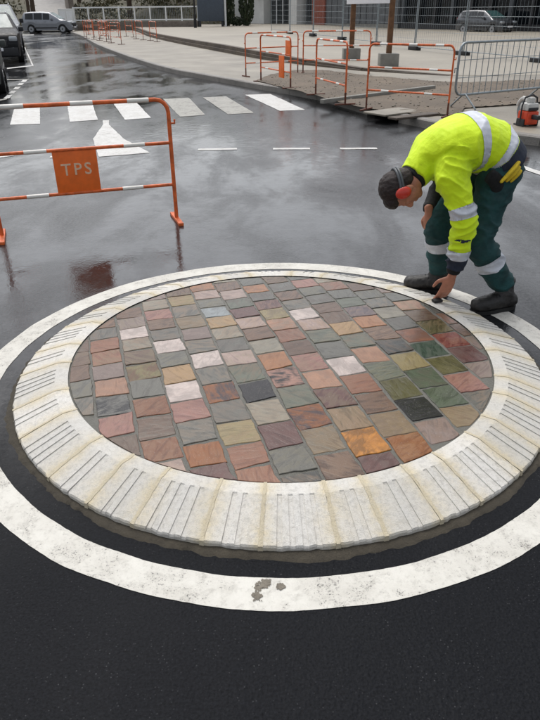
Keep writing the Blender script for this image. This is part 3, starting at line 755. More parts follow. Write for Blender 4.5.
# ------------------------------------------------------------------ mesh fence panels
fl = [Vector(q) for q in ((8.4,17.9),(7.3,21.57),(6.75,23.5),(6.15,25.56),(5.3,28.6),(4.4,31.8),(3.5,34.87),(2.22,39.4),(.73,46.0))]
fl = [Vector((9.35,18.1)), Vector((8.3,21.4)), Vector((7.0,25.3)), Vector((5.95,28.6)), Vector((4.9,31.9)), Vector((3.75,35.6)), Vector((2.55,39.4)), Vector((1.4,43.2)), Vector((.3,46.9))]
names = ['first', 'second', 'third', 'fourth', 'fifth', 'sixth', 'seventh', 'eighth']
for i in range(len(fl)-1):
    a, b = fl[i], fl[i+1]; L = (b-a).length-.1; c = (a+b)/2; zc = max(PLZ(a.x, a.y), PLZ(b.x, b.y))
    f = empty('mesh_fence_panel', (c.x, c.y, zc), math.atan2((b-a).y, (b-a).x), f'{names[i]} temporary wire mesh fence panel counted from the right edge', 'fence panel', 'temporary fence panels')
    h0, h1 = .12, 2.05
    MB().tube([(-L/2,0,.05), (-L/2,0,h1), (L/2,0,h1), (L/2,0,.05)], .021, 8).build('frame', 'galvanised', f, True)
    MB().tube([(-L/2,0,h0), (L/2,0,h0)], .015, 6).build('bottom_tube', 'galvanised', f, True)
    m = MB(); nv = 22
    for k in range(1, nv): x = -L/2+L*k/nv; m.tube([(x,0,h0), (x,0,h1)], .0035, 4, cap=False)
    for k in range(1, 7): z = h0+(h1-h0)*k/7; m.tube([(-L/2,0,z), (L/2,0,z)], .0045, 4, cap=False)
    tag(m.build('wire_mesh', 'galvanised', f), kind='stuff')
    bk = MB().bbox((-L/2-.36,-.115,-.03), (-L/2+.30,.115,.12), .02).build('rubber_block', 'black_rubber', f, True)

# ------------------------------------------------------------------ cars
def car(loc, heading, kind, paint, label, L=4.5, H=1.65, Wd=1.8, glass='dark_glass', name='parked_car'):
    """front points to local +x; heading = world angle of the front"""
    root = empty(name, (loc[0], loc[1], 0), heading, label, 'car', 'cars in the street')
    l2 = L/2; hw = Wd/2
    # side profile stations: x, bonnet/roof line z, belt z, floor z, half width factor at belt
    if kind == 'mpv': top = [(-1,.62),(-.985,1.02),(-.93,1.40),(-.86,1.60),(-.6,1.645),(-.2,1.65),(.12,1.60),(.36,1.32),(.56,1.06),(.72,.99),(.88,.88),(.96,.74),(1,.52)]
    else: top = [(-1,.66),(-.985,1.10),(-.93,1.42),(-.84,1.58),(-.6,1.64),(-.2,1.65),(.04,1.60),(.22,1.36),(.40,1.12),(.60,1.09),(.84,1.02),(.95,.90),(1,.62)]
    def zt(u):
        for (a, za), (b, zb) in zip(top, top[1:]):
            if a <= u <= b: return (za + (zb-za)*(u-a)/(b-a))*H/1.65
        return top[-1][1]
    def belt(u): return min(zt(u), (1.0+.04*(-u))*H/1.65)
    us = sorted(set([-1,-.985,-.93,-.86,-.8,-.7,-.6,-.5,-.4,-.3,-.2,-.1,0,.06,.12,.2,.28,.36,.42,.49,.56,.64,.72,.8,.88,.93,.96,1]))
    xf, xr, rw = .63*l2, -.62*l2, .325*H/1.65
    def sec(u):
        x = u*l2; pl = 1 - .13*max(0, abs(u)-.7)/.3*(abs(u) > .7) ; hb = hw*pl; zr = zt(u); zb = belt(u)
        fl = .22
        for c in (xf, xr):
            dd = abs(x-c)
            if dd < rw+.06: fl = max(fl, rw + math.sqrt(max(0, (rw+.06)**2-dd*dd))*.98)
        fl = min(fl, zb-.06)
        inn = 1 - .30*max(0, (zr-zb))/ (.65*H/1.65)
        pts = [(hb*.97, fl), (hb, fl*.4+zb*.6), (hb*.975, zb), (hb*inn*.99, max(zb+.0005, zr-.06)), (hb*inn*.86, zr)]
        return x, pts
    m = MB(); rows = []
    for u in us:
        x, pts = sec(u); rows.append([(x, y, z) for y, z in pts] + [(x, -y, z) for y, z in reversed(pts)])
    n = len(rows[0]); vs = [p for r in rows for p in r]; fs = []
    for i in range(len(rows)-1):
        for k in range(n-1): fs.append((i*n+k, i*n+k+1, (i+1)*n+k+1, (i+1)*n+k))
    fs.append(tuple(range(n))); fs.append(tuple((len(rows)-1)*n+k for k in reversed(range(n))))
    m.add(vs, fs).build('body', paint, root, True)
    MB().box((-l2*.96,-hw*.86,.2), (l2*.95,hw*.86,.42)).build('underbody', 'dark_plastic', root)
    # glass
    def panel(nm, u0, u1, s, f0=.08, f1=.90, mat=glass):
        vs = []; k = 6
        for i in range(k+1):
            u = u0+(u1-u0)*i/k; x, pts = sec(u); a, b = Vector(pts[2]), Vector(pts[3])
            for f in (f0, f1): q = a.lerp(b, f); vs.append((x, s*(q.x+.008), q.y+.004))
        fs = [(2*i, 2*i+2, 2*i+3, 2*i+1) if s > 0 else (2*i, 2*i+1, 2*i+3, 2*i+2) for i in range(k)]
        MB().add(vs, fs).build(nm, mat, root)
    wb = (.15, .34) if kind == 'mpv' else (.07, .22)
    for s in (-1, 1):
        panel('window', -.82, -.50, s); panel('window', -.47, -.14, s); panel('window', -.11, wb[0], s)
        MB().bbox((wb[0]*l2+.12,s*(hw-.02) if s > 0 else -hw-.16,1.0*H/1.65), (wb[0]*l2+.26,hw+.16 if s > 0 else -hw+.02,1.16*H/1.65), .03).build('mirror', paint if kind == 'mpv' else 'dark_plastic', root, True)
        h = MB().bbox((l2*.80,s*hw*.72-.16,.72*H/1.65), (l2*(.995 if kind != 'mpv' else .972),s*hw*.70+.15,.88*H/1.65), .05).build('headlight', 'lens', root, True)
        MB().bbox((-l2*1.003,s*hw*.74-.1,.8*H/1.65), (-l2*.93,s*hw*.74+.1,1.1*H/1.65), .03).build('tail_light', 'red_lens', root, True)
        for q in (-.42, -.06): MB().box((q*l2,s*(hw+.0)-.012,.88*H/1.65), (q*l2+.16,s*(hw+.0)+.012,.91*H/1.65)).build('door_handle', paint, root)
        MB().bbox((-l2*.48,s*hw-.02,.38), (l2*.42,s*hw+.02,.47), .01).build('door_trim', 'dark_plastic', root, True)
        for x in (xf, xr):
            t = MB().disc((x,s*(hw-.10),rw), (0,1,0), rw, .20, 28).build('tyre', 'black_rubber', root, True)
            MB().disc((x,s*(hw-.01),rw), (0,1,0), rw*.66, .03, 20).build('rim', 'alloy', t, True)
            MB().disc((x,s*(hw+.006),rw), (0,1,0), rw*.2, .03, 10).build('hub_cap', 'dark_plastic', t, True)
    def cross(nm, u0, u1, fr, mat=glass, lift=.008):
        vs = []; k = 4
        for i in range(k+1):
            u = u0+(u1-u0)*i/k; x, pts = sec(u); y = pts[4][0]*fr; z = pts[4][1]+lift
            vs += [(x+lift, -y, z), (x+lift, y, z)]
        MB().add(vs, [(2*i, 2*i+2, 2*i+3, 2*i+1) for i in range(k)]).build(nm, mat, root)
    ws = (.14, .53) if kind == 'mpv' else (.05, .385)
    cross('windscreen', ws[0], ws[1], .97, 'windscreen')
    cross('rear_window', -.93, -.87, .95)
    fz = H/1.65
    MB().bbox((l2*.955,-hw*.46,.54*fz), (l2*1.012,hw*.46,.76*fz), .012).build('grille', 'dark_plastic', root, True)
    MB().bbox((l2*.93,-hw*.84,.24), (l2*1.012,hw*.84,.52*fz), .03).build('bumper', 'dark_plastic' if kind != 'mpv' else paint, root, True)
    MB().bbox((l2*1.008,-.26,.40), (l2*1.022,.26,.51), .004).build('number_plate', 'sign_white', root, True)
    for s in (-1, 1): MB().disc((l2*1.0,s*hw*.66,.44), (1,0,0), .07, .04, 12).build('fog_lamp', 'lens', root, True)
    if kind != 'mpv':
        for s in (-1, 1): MB().tube([(-l2*.7,s*hw*.60,1.655*fz), (-l2*.66,s*hw*.60,1.70*fz), (-l2*.06,s*hw*.60,1.70*fz), (-l2*.0,s*hw*.60,1.64*fz)], .016, 6).build('roof_rail', 'alloy', root, True)
        MB().tube([(l2*1.008,.09*math.cos(R(q)),.84*fz-.16+.07*math.sin(R(q))) for q in range(0,361,30)], .012, 6).build('badge', 'alloy', root, True)
    else:
        MB().box((l2*.3,-.5,.44), (l2*.3+.01,.5,.45)).build('floor_trim', 'dark_plastic', root)
    return root
dr = math.atan2(-.945, .33)         # towards the camera along the street
c1 = G(51,33.0)
car((c1.x, c1.y), R(-3), 'mpv', 'silver_paint', 'silver people carrier seen from the side, crossing the far end of the road', 4.45, 1.66, 1.8, name='silver_car')
q = G(21,61.5)                       # near front wheel of the black car
h = Vector((math.cos(dr), math.sin(dr))); side = Vector((h.y, -h.x))      # its right-hand side
cc = q.xy - h*1.25 - Vector((-side.x, -side.y))*.72
lft = Vector((-h.y, h.x))
cc = q.xy - h*1.3 - lft*.78
car((cc.x, cc.y), dr, 'suv', 'black_paint', 'black car with pale headlights parked facing the camera at the left edge', 4.3, 1.62, 1.82, name='black_car')
c2 = cc - h*7.0 + lft*.1
car((c2.x, c2.y), dr, 'suv', 'pale_car_paint', 'pale grey vehicle half hidden behind the parked black car', 4.6, 1.95, 1.9, name='pale_van')
q = G(8.5,91.5); c3 = q.xy - h*1.1 - lft*.92
car((c3.x, c3.y), dr, 'mpv', 'grey_car_paint', 'grey car cut off by the left edge of the picture beside the dashed line', 4.2, 1.5, 1.76, name='grey_car')

# ------------------------------------------------------------------ background
hill = MB(); vs = []; fs = []; NX, NY = 60, 16
for j in range(NY+1):
    for i in range(NX+1):
        x = -160+320*i/NX; t = j/NY; y = 74 + 150*t + (0 if x < -5 else min(40, (x+5)*1.2))
        road_dip = math.exp(-((x+22+ t*45)/6.5)**2)
        z = -.3 + 26*t**.8*(1-.55*road_dip)*(.5+.5*min(1, abs(x+24)/14)) + 1.2*noise.noise((x*.05, y*.05, 0))*min(1, t*4)
        vs.append((x, y, z))
for j in range(NY):
    for i in range(NX): a = j*(NX+1)+i; fs.append((a, a+1, a+NX+2, a+NX+1))
hl = hill.add(vs, fs).build('hill', 'hill_soil', None, 'all'); tag(hl, kind='structure')
def HZ(x, y):
    h, l, n_, f_ = hl.ray_cast(Vector((x, y, 90)), Vector((0,0,-1))); return l.z if h else 0
# climbing lane on the hill
ln = MB(); vs = []
for k in range(14):
    y = 66+k*8; x = -21.0 - (y-70)*.30
    for s in (-2.6, 2.6): vs.append((x+s, y, max(.03, max(HZ(x-2.6, y), HZ(x+2.6, y), HZ(x, y))+.12)))
tag(ln.add(vs, [(2*i, 2*i+1, 2*i+3, 2*i+2) for i in range(13)]).build('lane', 'grey_kerb'), kind='structure')
# white railing on a low wall
fa, fb = G(74,30,0), G(199,29,.35); fa = Vector((fa.x, 66, 0)); fb = Vector((G(199,29,.36).x, 64, 0)); fa.x = AT(74,20,66).x; fb.x = AT(198,20,64).x
L = (fb-fa).xy.length; ang = math.atan2((fb-fa).y, (fb-fa).x)
wl = MB().bbox((0,-.2,-.1), (L,.2,.82), .03).build('low_wall', 'rubble_wall', None, True, (fa.x, fa.y, 0)); wl.rotation_euler.z = ang
tag(wl, 'low brown stone wall under the white railing at the far side', 'wall')
wf = empty('white_railing', (fa.x, fa.y, .80), ang, 'long white metal railing on the low wall at the far side', 'railing')
nP = 8
for i in range(nP+1):
    x = L*i/nP; MB().box((max(.0, x-.05),-.05,0), (min(L, x+.05),.05,1.22)).build('post', 'white_metal', wf)
for z in (.10, 1.1):
    MB().box((.0,-.035,z), (L,-.052+.0,z+.10)).build('rail', 'white_metal', wf)
for i in range(nP):
    m = MB()
    for k in range(1, 9): x = L*(i+k/9)/nP; m.box((x-.008,-.05+.02,.2), (x+.008,-.014,1.1))
    tag(m.build('baluster_group', 'galvanised', wf), kind='stuff')
q = AT(67,16,70); cab = empty('utility_cabinet', (q.x, 70, 0), 0, 'white utility cabinet left of the white railing', 'cabinet')
MB().bbox((-.75,-.3,-.1), (.75,.3,1.9), .03).build('case', 'white_render', cab, True); MB().box((-.6,-.32,.3), (-.03,-.302,1.7)).build('door', 'white_metal', cab); MB().box((.03,-.32,.3), (.6,-.302,1.7)).build('door', 'white_metal', cab)
# dark street post on the plaza
q = G(195,21,.37); q = AT(195,20,60); zp = PLZ(q.x, 60)
sp_ = empty('street_lamp', (q.x, 60, zp), 0, 'slim black lamp post standing in front of the white railing', 'street lamp')
MB().tube([(0,0,0), (0,0,1.0), (0,0,1.02), (0,0,4.6)], [.13,.11,.07,.05], 10).build('post', 'black_rubber', sp_, True)
MB().tube([(0,0,4.5), (0,0,4.9), (0,0,5.2)], [.10,.24,.06], 10).build('lantern', 'dark_glass', sp_, True)
# blue-grey noticeboard
q = AT(211,16,64); nb_ = empty('notice_panel', (q.x, 64, PLZ(q.x, 64)), 0, 'dark blue-grey panel with a white post beside the white railing', 'panel')
z_ = nb_.location.z
MB().bbox((-1.15,-.25,.42), (1.15,.25,2.4), .05).build('panel', 'cabinet_blue', nb_, True); MB().bbox((-1.1,-.2,-.1), (-.9,.2,.42), .02).build('leg', 'dark_plastic', nb_, True); MB().bbox((.9,-.2,-.1), (1.1,.2,.42), .02).build('leg', 'dark_plastic', nb_, True)
MB().box((1.2,-.08,-.1), (1.36,.08,2.9)).build('side_post', 'white_metal', nb_)

def leaves(m, c, rad, n, sz, shape=None):
    for _ in range(n):
        while True:
            p = Vector((rnd.uniform(-1,1), rnd.uniform(-1,1), rnd.uniform(-1,1)))
            if p.length < 1 and (p.length > .35): break
        p = Vector((p.x*rad[0], p.y*rad[1], p.z*rad[2])) + Vector(c)
        if shape: p = shape(p)
        a = Vector((rnd.gauss(0,1), rnd.gauss(0,1), rnd.gauss(0,1))).normalized(); b = a.cross(Vector((rnd.gauss(0,1), rnd.gauss(0,1), rnd.gauss(0,1)))).normalized(); s = sz*rnd.uniform(.6, 1.3)
        m.add([p-a*s, p+b*s*.5, p+a*s, p-b*s*.5], [(0,1,2,3)])
def tree(x, y, h, cr, mat, label, name='tree', group=None, trunk=.3, n=1500, leafsz=.28, z=None):
    z = HZ(x, y) if z is None else z
    o = empty(name, (x, y, z-.1), rnd.uniform(0, 6), label, 'tree', group)
    t = MB(); t.tube([(0,0,0), (.1,0,h*.3), (.05,.1,h*.65), (0,0,h*.92)], [trunk, trunk*.75, trunk*.45, .05], 8)
    lm = []
    for k in range(9):
        a = rnd.uniform(0, 6.28); zz = h*rnd.uniform(.3, .75); e = Vector((math.cos(a)*cr*.75, math.sin(a)*cr*.75, zz+h*.15)); t.tube([(0,0,zz), e*.5+Vector((0,0,zz*.5)), e], [trunk*.35, trunk*.2, .03], 5); lm.append(e)
    t.build('trunk', 'bark', o, True)
    m = MB()
    for e in lm + [Vector((0,0,h*.85)), Vector((0,0,h*.65))]:
        leaves(m, e, (cr*rnd.uniform(.35,.6), cr*rnd.uniform(.35,.6), h*rnd.uniform(.12,.2)), n//11, leafsz)
    m.build('crown', mat, o)
    return o
def cypress(x, y, h, label, z):
    o = empty('cypress', (x, y, z-.05), 0, label, 'tree', 'cypress trees')
    MB().tube([(0,0,0), (0,0,h*.85)], [.14, .04], 8).build('trunk', 'bark', o, True)
    m = MB()
    for _ in range(2600):
        t = rnd.random()**.85; r = (.62*math.sin(math.pi*min(1, (t*.92+.08))**.75)+.05)*rnd.uniform(.5, 1.05); a = rnd.uniform(0, 6.28)
        p = Vector((r*math.cos(a), r*math.sin(a), .12+t*h)); d = Vector((math.cos(a)*.4, math.sin(a)*.4, 1)).normalized(); e = d.cross(Vector((rnd.gauss(0,1), rnd.gauss(0,1), 0))).normalized(); s = rnd.uniform(.08, .17)
        m.add([p-d*s, p+e*s*.45, p+d*s, p-e*s*.45], [(0,1,2,3)])
    m.build('crown', 'evergreen', o)
q = AT(227,10,66); cypress(q.x, 66, 4.6, 'dark cypress next to the blue-grey panel', PLZ(q.x, 66))
q = AT(246.5,10,66); cypress(q.x, 66, 4.4, 'dark cypress in front of the white building corner', PLZ(q.x, 66))
q = AT(237,17,66)
sh = empty('shrub', (q.x, 66.2, PLZ(q.x, 66)), 0, 'small round dark shrub between the two cypresses', 'shrub'); m = MB(); leaves(m, (0,0,.35), (.6,.5,.4), 500, .11); m.build('foliage', 'evergreen', sh)
MB().tube([(0,0,0), (0,0,.4)], .04, 6).build('stem', 'bark', sh)
# trees and scrub on the bank
spots = [(-44,82,9,3.6,'scrub'), (-37,80,11,3.2,'dry_leaf'), (-31.5,79,10,2.4,'scrub'), (-15,80,10,3.4,'evergreen'), (-10,84,9,3.8,'scrub'), (-4.5,80,10,3.2,'evergreen'), (1,86,11,4,'scrub'), (-52,90,13,5,'evergreen'), (8,92,12,4.5,'scrub'), (16,105,13,5,'evergreen'), (-26.5,104,12,4.2,'dry_leaf'), (-20,118,12,5,'scrub')]
tl = ['olive-brown tree furthest left on the far bank', 'tall tree with dry brown leaves behind the parked cars', 'slim olive tree left of the climbing lane', 'dark evergreen tree behind the left end of the white railing',
      'olive-brown tree behind the middle of the white railing', 'dark evergreen tree behind the right half of the white railing', 'olive-brown tree behind the blue-grey panel', 'large dark evergreen at the far left edge of the bank',
      'olive-brown tree behind the cypresses', 'large dark evergreen behind the white building', 'dry brown tree beside the top of the climbing lane', 'olive-brown tree highest on the bank above the lane']
for (x, y, h_, c_, mt), l in zip(spots, tl): tree(x, y, h_, c_, mt, l, 'bank_tree', 'trees on the far bank')
m = MB()
for _ in range(420):
    x = rnd.uniform(-75, 22); y = rnd.uniform(76, 96) + (0 if x < -5 else (x+5)*1.1)
    if abs(x+21+(y-70)*.3) < 3.6: continue
    leaves(m, (x, y, HZ(x, y)+.5), (rnd.uniform(.8,1.8), rnd.uniform(.8,1.8), rnd.uniform(.5,1.4)), 60, .2)
tag(m.build('scrub', 'scrub'), 'dry brown and olive scrub covering the far bank', 'scrub', kind='stuff')
# bare roadside poles / trunks at the far left
for (px, y, h_, r_), l in zip(((33,72,7,.28), (28.5,70,7.5,.2)), ('thick grey tree trunk behind the black car', 'slimmer bare trunk left of the thick one')):
    q = AT(px, 15, y); o = empty('bare_trunk', (q.x, y, -.05), 0, l, 'tree trunk', 'bare trunks'); t = MB().tube([(0,0,0), (.1,0,2.5), (0,.1,h_)], [r_, r_*.8, r_*.5], 9); t.build('trunk', 'bark', o, True)
    t = MB()
    for k in range(14):
        a = rnd.uniform(0, 6.28); z = h_*rnd.uniform(.55, .98); e = Vector((math.cos(a)*rnd.uniform(.8,2), math.sin(a)*rnd.uniform(.8,2), z+rnd.uniform(.5,1.6))); t.tube([(0,.05,z), e*.5+Vector((0,0,z*.5+.1)), e], [.07,.04,.012], 5)
    t.build('bare_branches', 'bark', o)
# retaining wall beside the lane
q0, q1 = AT(60,10,74), AT(58,5,96)
rw_ = MB().bbox((0,-.25,-.3), ((Vector((q1.x,96))-Vector((q0.x,74))).length,.25,3.6), .05).build('retaining_wall', 'rubble_wall', None, True, (q0.x+1.2, 74, 0)); rw_.rotation_euler.z = math.atan2(22, q1.x-q0.x)
tag(rw_, 'rough brown retaining wall beside the climbing lane', 'wall')

# ---- buildings
def window(parent, x0, x1, z0, z1, y=-.0, frame='frame_grey', sill=False):
    w_ = empty('window', (0,0,0)); w_.parent = parent
    t = .07
    fr = MB()
    for a, b in (((x0,y-.06,z0),(x1,y+.05,z0+t)), ((x0,y-.06,z1-t),(x1,y+.05,z1)), ((x0,y-.06,z0+t),(x0+t,y+.05,z1-t)), ((x1-t,y-.06,z0+t),(x1,y+.05,z1-t)), (((x0+x1)/2-t/2,y-.055,z0+t),((x0+x1)/2+t/2,y+.05,z1-t))): fr.box(a, b)
    fr.build('frame', frame, w_)
    for a, b in ((x0+t, (x0+x1)/2-t/2), ((x0+x1)/2+t/2, x1-t)): MB().box((a,y-.02,z0+t), (b,y+.01,z1-t)).build('pane', 'dark_glass', w_)
    return w_
# white building with glazed entrance, left
A = AT(233,18,80); B = AT(303,18,70); zb = .36
L = (Vector((B.x,70))-Vector((A.x,80))).length; ang = math.atan2(-10, B.x-A.x)
wb = empty('white_building', (A.x, 80, zb-.1), ang, 'white rendered building with a glazed dark entrance behind the plaza', 'building')
sc = L/70.      # photo pixels -> metres along the facade
MB().box((0,0,-.2), (33*sc,9,8)).build('wall', 'white_render', wb)
MB().box((33*sc,.9,-.2), (58*sc,9,8)).build('entrance_wall', 'dark_cladding', wb)
MB().box((58*sc,-.1,-.2), (65*sc,9,8)).build('pillar', 'white_render', wb)
MB().box((33*sc,-.1,4.0), (58*sc,.9,8.02)).build('lintel', 'white_render', wb)
MB().box((-.2,-.3,8.02), (L+.2,9.2,8.35)).build('roof_edge', 'frame_grey', wb)
for k in range(4):
    a = 34+k*6; MB().box((a*sc,.82,-.1), ((a+5.4)*sc,.88,3.4)).build('glass_panel', 'dark_glass', wb); MB().box(((a+5.4)*sc,.78,-.1), ((a+6)*sc,.9,3.4)).build('mullion', 'white_metal', wb)
for z0_ in (4.6,): window(wb, 8*sc, 24*sc, 4.6, 6.4, -.01)
lm_ = MB().bbox((27*sc,-.5,2.55), (32*sc,-.002,2.95), .04).build('wall_lamp', 'dark_plastic', wb, True)
# brick and grey sheet-clad building, middle
A2 = Vector((B.x+.3, 70.5)); B2v = AT(398,20,62); B2 = Vector((B2v.x, 62)); L2 = (B2-A2).length; ang2 = math.atan2(B2.y-A2.y, B2.x-A2.x); s2 = L2/95
br = empty('brick_building', (A2.x, A2.y, PZ), ang2, 'brick and grey clad building behind the white sign board', 'building')
MB().box((0,0,-.2), (8*s2,8,9)).build('wall', 'grey_cladding', br)
MB().box((8*s2,-.12,-.2), (22*s2,8,9)).build('brick_pier', 'red_brick', br)
MB().box((22*s2,.1,-.2), (L2,8,9)).build('clad_wall', 'grey_cladding', br)
for k in range(12):
    x = (23+k*6)*s2; MB().box((x,.02,.35), (x+5.2*s2,.099,5.2)).build('cladding_panel', 'grey_cladding', br)
MB().box((22*s2,-.02,-.1), (L2,.09,.33)).build('plinth', 'concrete', br)
for k in range(3): window(br, (30+k*20)*s2, (42+k*20)*s2, 5.8, 7.6, .06)
window(br, 1*s2, 7*s2, .4, 3.2, -.01)
MB().box((-.1,-.3,9.0), (L2+.2,8.2,9.3)).build('roof_edge', 'frame_grey', br)
# dark shopfront, right
A3 = Vector((B2.x+.15, 61.6)); B3 = Vector((AT(600,30,46).x, 46)); L3 = (B3-A3).length; ang3 = math.atan2(B3.y-A3.y, B3.x-A3.x)
ds = empty('dark_shopfront', (A3.x, A3.y, PZ), ang3, 'long dark shopfront with black window bays behind the wire fence', 'building')
MB().box((0,.5,-.2), (L3,10,7)).build('wall', 'dark_cladding', ds)
MB().box((0,.02,-.2), (L3,.5,.42)).build('plinth', 'dark_plastic', ds)
nbay = 10
for k in range(nbay):
    x0 = L3*k/nbay; x1 = L3*(k+1)/nbay
    MB().box((x0,.0,.42), (x0+.25,.5,4.2)).build('mullion', 'frame_grey' if k % 3 == 0 else 'dark_plastic', ds)
    MB().box((x0+.25,.3,.42), (x1,.34,4.2)).build('glass_panel', 'dark_glass', ds)
MB().box((0,-.3,4.2), (L3,.5,5.1)).build('fascia', 'dark_cladding', ds)
MB().box((-.1,-.2,7.0), (L3+.1,10,7.3)).build('roof_edge', 'frame_grey', ds)
# solid dark car, added to stand in for the reflection in the shop glass
u = .62; p = A3.lerp(B3, u)
pq = AT(492,18,50)
car((pq.x, 51.2), ang3, 'mpv', 'car_reflection_paint', 'dark grey car standing in for a reflection in the dark shopfront glass behind the wire fence', 4.2, 1.5, 1.76, name='car_reflection')

# ------------------------------------------------------------------ the worker
PB = Vector((1.16, 3.66, 0))
def cat(P, n=7):
    """P: list of (pos, ra, rb); Catmull-Rom resample"""
    out = []
    for i in range(len(P)-1):
        p = [P[max(0,i-1)], P[i], P[i+1], P[min(len(P)-1,i+2)]]
        for k in range(n):
            t = k/n
            def cr(a, b, c, d): return .5*((2*b)+(-a+c)*t+(2*a-5*b+4*c-d)*t*t+(-a+3*b-3*c+d)*t**3)
            out.append((cr(*[Vector(q[0]) for q in p]), cr(*[q[1] for q in p]), cr(*[q[2] for q in p])))
    out.append((Vector(P[-1][0]), P[-1][1], P[-1][2])); return out
def sweep(m, P, hint, seg=20, n=7, caps=(1, 1)):
    Q = cat(P, n); N = len(Q); rows = []
    for i, (c, ra, rb) in enumerate(Q):
        T = (Q[min(i+1, N-1)][0]-Q[max(i-1, 0)][0]).normalized(); A = Vector(hint); A = (A - T*A.dot(T)).normalized(); B = T.cross(A)
        rows.append((c, T, A, B, ra, rb))
    full = []
    c, T, A, B, ra, rb = rows[0]
    if caps[0]:
        for a in (75, 50, 25): full.append((c - T*min(ra, rb)*caps[0]*math.sin(R(a)), A, B, ra*math.cos(R(a)), rb*math.cos(R(a))))
    for c, T, A, B, ra, rb in rows: full.append((c, A, B, ra, rb))
    if caps[1]:
        for a in (25, 50, 75): full.append((c + T*min(ra, rb)*caps[1]*math.sin(R(a)), A, B, ra*math.cos(R(a)), rb*math.cos(R(a))))
    vs = []; fs = []
    for c, A, B, ra, rb in full:
        for k in range(seg):
            t = 2*math.pi*k/seg; vs.append(c + A*ra*math.cos(t) + B*rb*math.sin(t))
    for i in range(len(full)-1):
        for k in range(seg): k2 = (k+1) % seg; fs.append((i*seg+k, i*seg+k2, (i+1)*seg+k2, (i+1)*seg+k))
    fs.append(tuple(reversed(range(seg)))); fs.append(tuple((len(full)-1)*seg+k for k in range(seg)))
    m.add(vs, fs); return [r[0] for r in rows]
def remesh(m, vox, smooth=4, fn=None):
    me = m.mesh('tmp', []) if False else None
    me = bpy.data.meshes.new('tmp'); me.from_pydata([tuple(Vector(v)-PB) for v in m.v], [], m.f); me.update()
    o = bpy.data.objects.new('tmp', me); col.objects.link(o)
    r = o.modifiers.new('r', 'REMESH'); r.mode = 'VOXEL'; r.voxel_size = vox
    if smooth: s = o.modifiers.new('s', 'SMOOTH'); s.iterations = smooth; s.factor = .5
    bpy.context.view_layer.update()
    out = bpy.data.meshes.new_from_object(o.evaluated_get(bpy.context.evaluated_depsgraph_get())); bpy.data.objects.remove(o)
    if fn:
        out.update(); ns = [v.normal.copy() for v in out.vertices]
        for v, n_ in zip(out.vertices, ns): v.co = v.co + n_*fn(v.co+PB, n_)
        out.update()
    return out
def seg_near(p, L):
    """nearest parameter 0..1 along polyline L and distance"""
    best = (9, 0); tot = sum((b-a).length for a, b in zip(L, L[1:])); acc = 0
    for a, b in zip(L, L[1:]):
        d = b-a; l = d.length; t = max(0, min(1, (p-a).dot(d)/max(l*l, 1e-9))); dist = (p-(a+d*t)).length
        if dist < best[0]: best = (dist, (acc+t*l)/tot)
        acc += l
    return best
V = Vector
HIP = V((1.29,3.68,.83)); hipN, kneeN, ankN = V((1.275,3.585,.80)), V((1.185,3.50,.455)), V((1.405,3.555,.12))
hipF, kneeF, ankF = V((1.255,3.775,.80)), V((1.015,3.73,.47)), V((1.085,3.815,.12))
SP = [V((1.315,3.68,.80)), V((1.25,3.68,.90)), V((1.145,3.665,.955)), V((1.03,3.64,.945)), V((.93,3.615,.905)), V((.86,3.59,.855))]
shN, elN, wrN = V((.965,3.435,.855)), V((1.055,3.375,.585)), V((1.05,3.425,.305))
shF, elF, wrF = V((.945,3.80,.86)), V((1.08,3.93,.69)), V((.948,3.73,.545))
HU = V((-.93,-.16,-.30)).normalized(); HF = V((.12,-.06,-1)); HF = (HF-HU*HF.dot(HU)).normalized(); HS = HU.cross(HF)   # head axes: crown, face, side
if HS.y > 0: HS = -HS
HC = V((.732,3.515,.735))
HM = Matrix((HF, HS, HU)).transposed()
def hp(f, s, u): return HC + (HF*f + HS*s + HU*u)*.95

def hand(m, w, d, palm, sp, thumb, curl, scale=1.0):
    """w wrist, d pointing direction, palm = palm-facing normal, sp = direction from little to index finger"""
    d = d.normalized(); palm = (palm-d*palm.dot(d)).normalized(); sp = (sp-d*sp.dot(d)-palm*sp.dot(palm)).normalized()
    k = w + d*.095*scale
    sweep(m, [(w-d*.03, .027, .021), (w+d*.01, .028, .020), (w+d*.05, .040, .018), (k, .042, .0155)], sp, 14, 4)
    for i, (o, L) in enumerate(((.031, .072), (.010, .082), (-.011, .076), (-.031, .060))):
        b = k + sp*o - d*.012; c = curl*(1+.12*i); dd = d.copy(); P = [(b, .0098, .0098)]; q = b
        for j, fr in enumerate((.46, .31, .23)):
            ang = c*(.55, .8, .55)[j]; dd = (dd*math.cos(ang)+palm*math.sin(ang)).normalized()
            q = q + dd*(L*fr*scale + (.012 if j == 0 else 0)); P.append((q, .0092-.0009*j, .0092-.0009*j))
        sweep(m, P, sp, 10, 4)
    b = w + d*.028 + sp*.026 + palm*.006; t1 = b + (sp*.62*thumb[0] + d*.6 + palm*.35).normalized()*.042; t2 = t1 + (d*.85+palm*.35+sp*.12).normalized()*.032; t3 = t2 + (d*.9+palm*.4-sp*.1).normalized()*.024
    sweep(m, [(b, .0135, .0135), (t1, .0115, .0115), (t2, .0102, .0102), (t3, .0085, .0085)], d, 10, 4)
    return k

